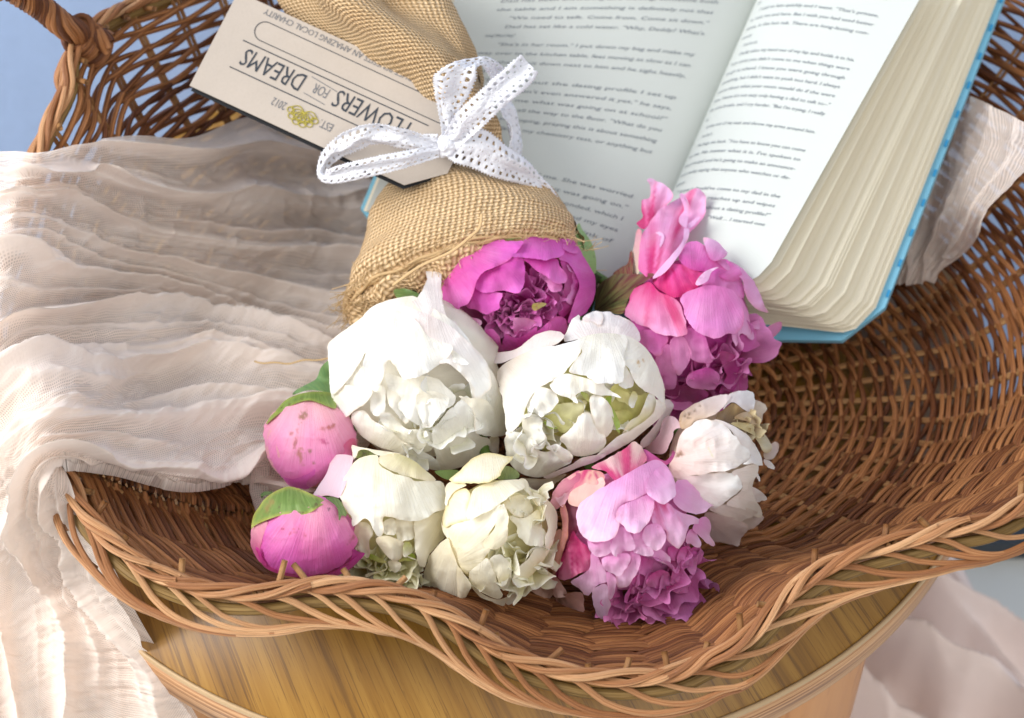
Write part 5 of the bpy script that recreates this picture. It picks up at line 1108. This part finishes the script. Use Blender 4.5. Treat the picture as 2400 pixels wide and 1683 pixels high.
# ------------------------------------------------------------------ lace ribbon
lr = thing('lace_ribbon', None, 'white lace ribbon tied in a bow round the neck of the burlap wrap', 'ribbon')
def lace_strip(name, pairs, thick=.0005, conv=None, seed=1, hole=True):
    """pairs: (ax, ay, bx, by, depth_a, depth_b) in photo px"""
    A_ = np.array([at_d(p[0], p[1], dN+p[4]) for p in pairs]); B_ = np.array([at_d(p[2], p[3], dN+p[5]) for p in pairs])
    S = np.hstack([A_, B_]); n0 = 200; S = cr(S, n0)
    L = np.r_[0, np.cumsum(np.linalg.norm(np.diff((S[:, :3]+S[:, 3:])/2, axis=0), axis=1))]
    n = max(60, int(L[-1]/.00040)); s_ = np.linspace(0, L[-1], n); S = np.stack([np.interp(s_, L, S[:, i]) for i in range(6)], 1)
    m = 30; v = np.linspace(0, 1, m)[None, :, None]
    P = S[:, None, :3]*(1-v)+S[:, None, 3:]*v
    nrm = np.cross(np.gradient(P, axis=0), np.gradient(P, axis=1)); nrm /= np.linalg.norm(nrm, axis=-1)[..., None]+1e-12
    vv = np.linspace(0, 1, m)[None, :]; ss = s_[:, None]
    P = P+nrm*((noise(ss*90, vv*3, seed)*.0016+.0009*np.sin(vv*math.pi*3+ss*60)+noise(ss*500, vv*14, seed+3)*.0004)[..., None])
    # holes: two bands of round holes, pin holes along the edges, small net in the middle, scalloped borders
    W = .0105; x = ss/W; y = vv
    def dots(px, cy, r, off=0., ry=None):
        r = r*np.clip(1+.35*noise(x*px, y*4, seed+21), .3, 1.3); fx = ((x*px+off) % 1-.5)/px; return (fx/r)**2+((y-cy)/(ry or r))**2 < 1
    hl = dots(2.4, .20, .105, 0, .07)|dots(2.4, .80, .105, .5, .07)|dots(2.4, .34, .075, .5, .04)|dots(2.4, .66, .075, 0, .04)|dots(7, .5, .035, 0, .028)|dots(7, .44, .035, .5, .02)|dots(7, .56, .035, .5, .02)|dots(6, .07, .035, 0, .03)|dots(6, .93, .035, 0, .03)
    hl = hl|(y < .03+.03*np.cos(x*2*math.pi*6))|(y > .97-.03*np.cos(x*2*math.pi*6))
    Fc = grid_faces(n, m); fh = hl.reshape(-1)[Fc].sum(1) >= 3
    Fc = Fc[~fh]
    # drop unused
    used = np.unique(Fc); remap = -np.ones(n*m, int); remap[used] = np.arange(len(used))
    o = mesh(name, P.reshape(-1, 3)[used], remap[Fc], M_LACE, lr, att=np.zeros((len(used), 3)))
    md = o.modifiers.new('thickness', 'SOLIDIFY'); md.thickness = thick; return o
D2 = lambda x, y: (x*K, y*K); 
def dp(ax, ay, bx, by, da, db): return (*D2(ax, ay), *D2(bx, by), da, db)
z2 = lambda ax, ay, bx, by, da, db: (ax/2.87+700, ay/2.87, bx/2.87+700, by/2.87, da, db)
lace_strip('left_loop', [dp(990,318,985,345,-.012,-.010), dp(940,298,940,338,-.016,-.012), dp(900,285,905,335,-.020,-.013), dp(835,280,838,328,-.022,-.012), dp(780,296,795,345,-.020,-.010), dp(738,325,760,358,-.014,-.008), dp(714,362,738,376,-.008,-.004), dp(712,396,736,386,-.006,-.010), dp(742,412,748,374,-.012,-.020), dp(820,400,818,356,-.020,-.026), dp(900,380,896,340,-.022,-.024), dp(985,352,980,322,-.014,-.014)], seed=1)
lace_strip('upper_loop', [z2(960,960,1100,960,-.012,-.012), z2(955,860,1090,860,-.016,-.014), z2(925,700,1080,750,-.022,-.020), z2(905,580,1150,640,-.030,-.026), z2(915,500,1195,520,-.036,-.032), z2(1000,440,1195,465,-.036,-.034), z2(1100,400,1200,450,-.030,-.032), z2(1240,388,1220,440,-.022,-.028), z2(1340,430,1260,480,-.014,-.020), z2(1375,500,1290,545,-.008,-.012), z2(1340,620,1240,640,-.002,-.004), z2(1240,760,1120,760,.0,-.002)], seed=2)
lace_strip('upper_tail', [z2(960,930,1120,960,-.016,-.016), z2(1010,840,1170,920,-.022,-.020), z2(1080,740,1240,860,-.027,-.024), z2(1230,600,1400,700,-.032,-.028), z2(1390,450,1560,570,-.034,-.030), z2(1490,362,1612,490,-.034,-.030)], seed=3)
lace_strip('lower_tail', [z2(1010,890,980,1050,-.016,-.014), z2(1180,870,1050,1100,-.018,-.014), z2(1280,880,1150,1130,-.016,-.012), z2(1400,980,1300,1190,-.010,-.008), z2(1540,1080,1460,1230,-.002,.0), z2(1660,1220,1590,1270,.010,.008), z2(1750,1330,1640,1320,.016,.014), z2(1812,1450,1730,1420,.022,.02)], seed=4)
lace_strip('neck_band', [z2(1340,500,1280,560,.01,.0), z2(1430,640,1340,690,.022,.0), z2(1490,850,1400,860,.032,.008), z2(1485,1010,1400,1010,.034,.01), z2(1440,1200,1370,1170,.034,.012), z2(1300,1250,1250,1200,.05,.04)], seed=5)
lace_strip('neck_band', [z2(940,900,930,1010,-.010,-.010), z2(860,900,860,1000,-.002,-.002), z2(760,900,740,1010,.012,.012), z2(680,900,660,1010,.03,.03)], seed=6)
th = np.linspace(0, math.pi, 40)[:, None]; ph = np.linspace(0, 2*math.pi, 60)[None, :]
kc = at_d(1005/2.87+700, 975/2.87, dN-.012)
rd = 1+.18*fbm(ph*2.2, th*3, 51)*np.sin(th)+.12*np.sin(ph*3+th*5)*np.sin(th)
V = kc+(np.sin(th)*np.cos(ph)*.0058*rd)[..., None]*R+(np.sin(th)*np.sin(ph)*.0068*rd)[..., None]*U-((np.cos(th)+0*ph)*.0055*rd)[..., None]*F
mesh('knot', V.reshape(-1, 3), grid_faces(40, 60), M_LACE, lr, att=np.zeros((2400, 3)))
print('objects', len(bpy.data.objects), 'tris', sum(sum(len(p.vertices)-2 for p in m.polygons)*m.users for m in bpy.data.meshes))
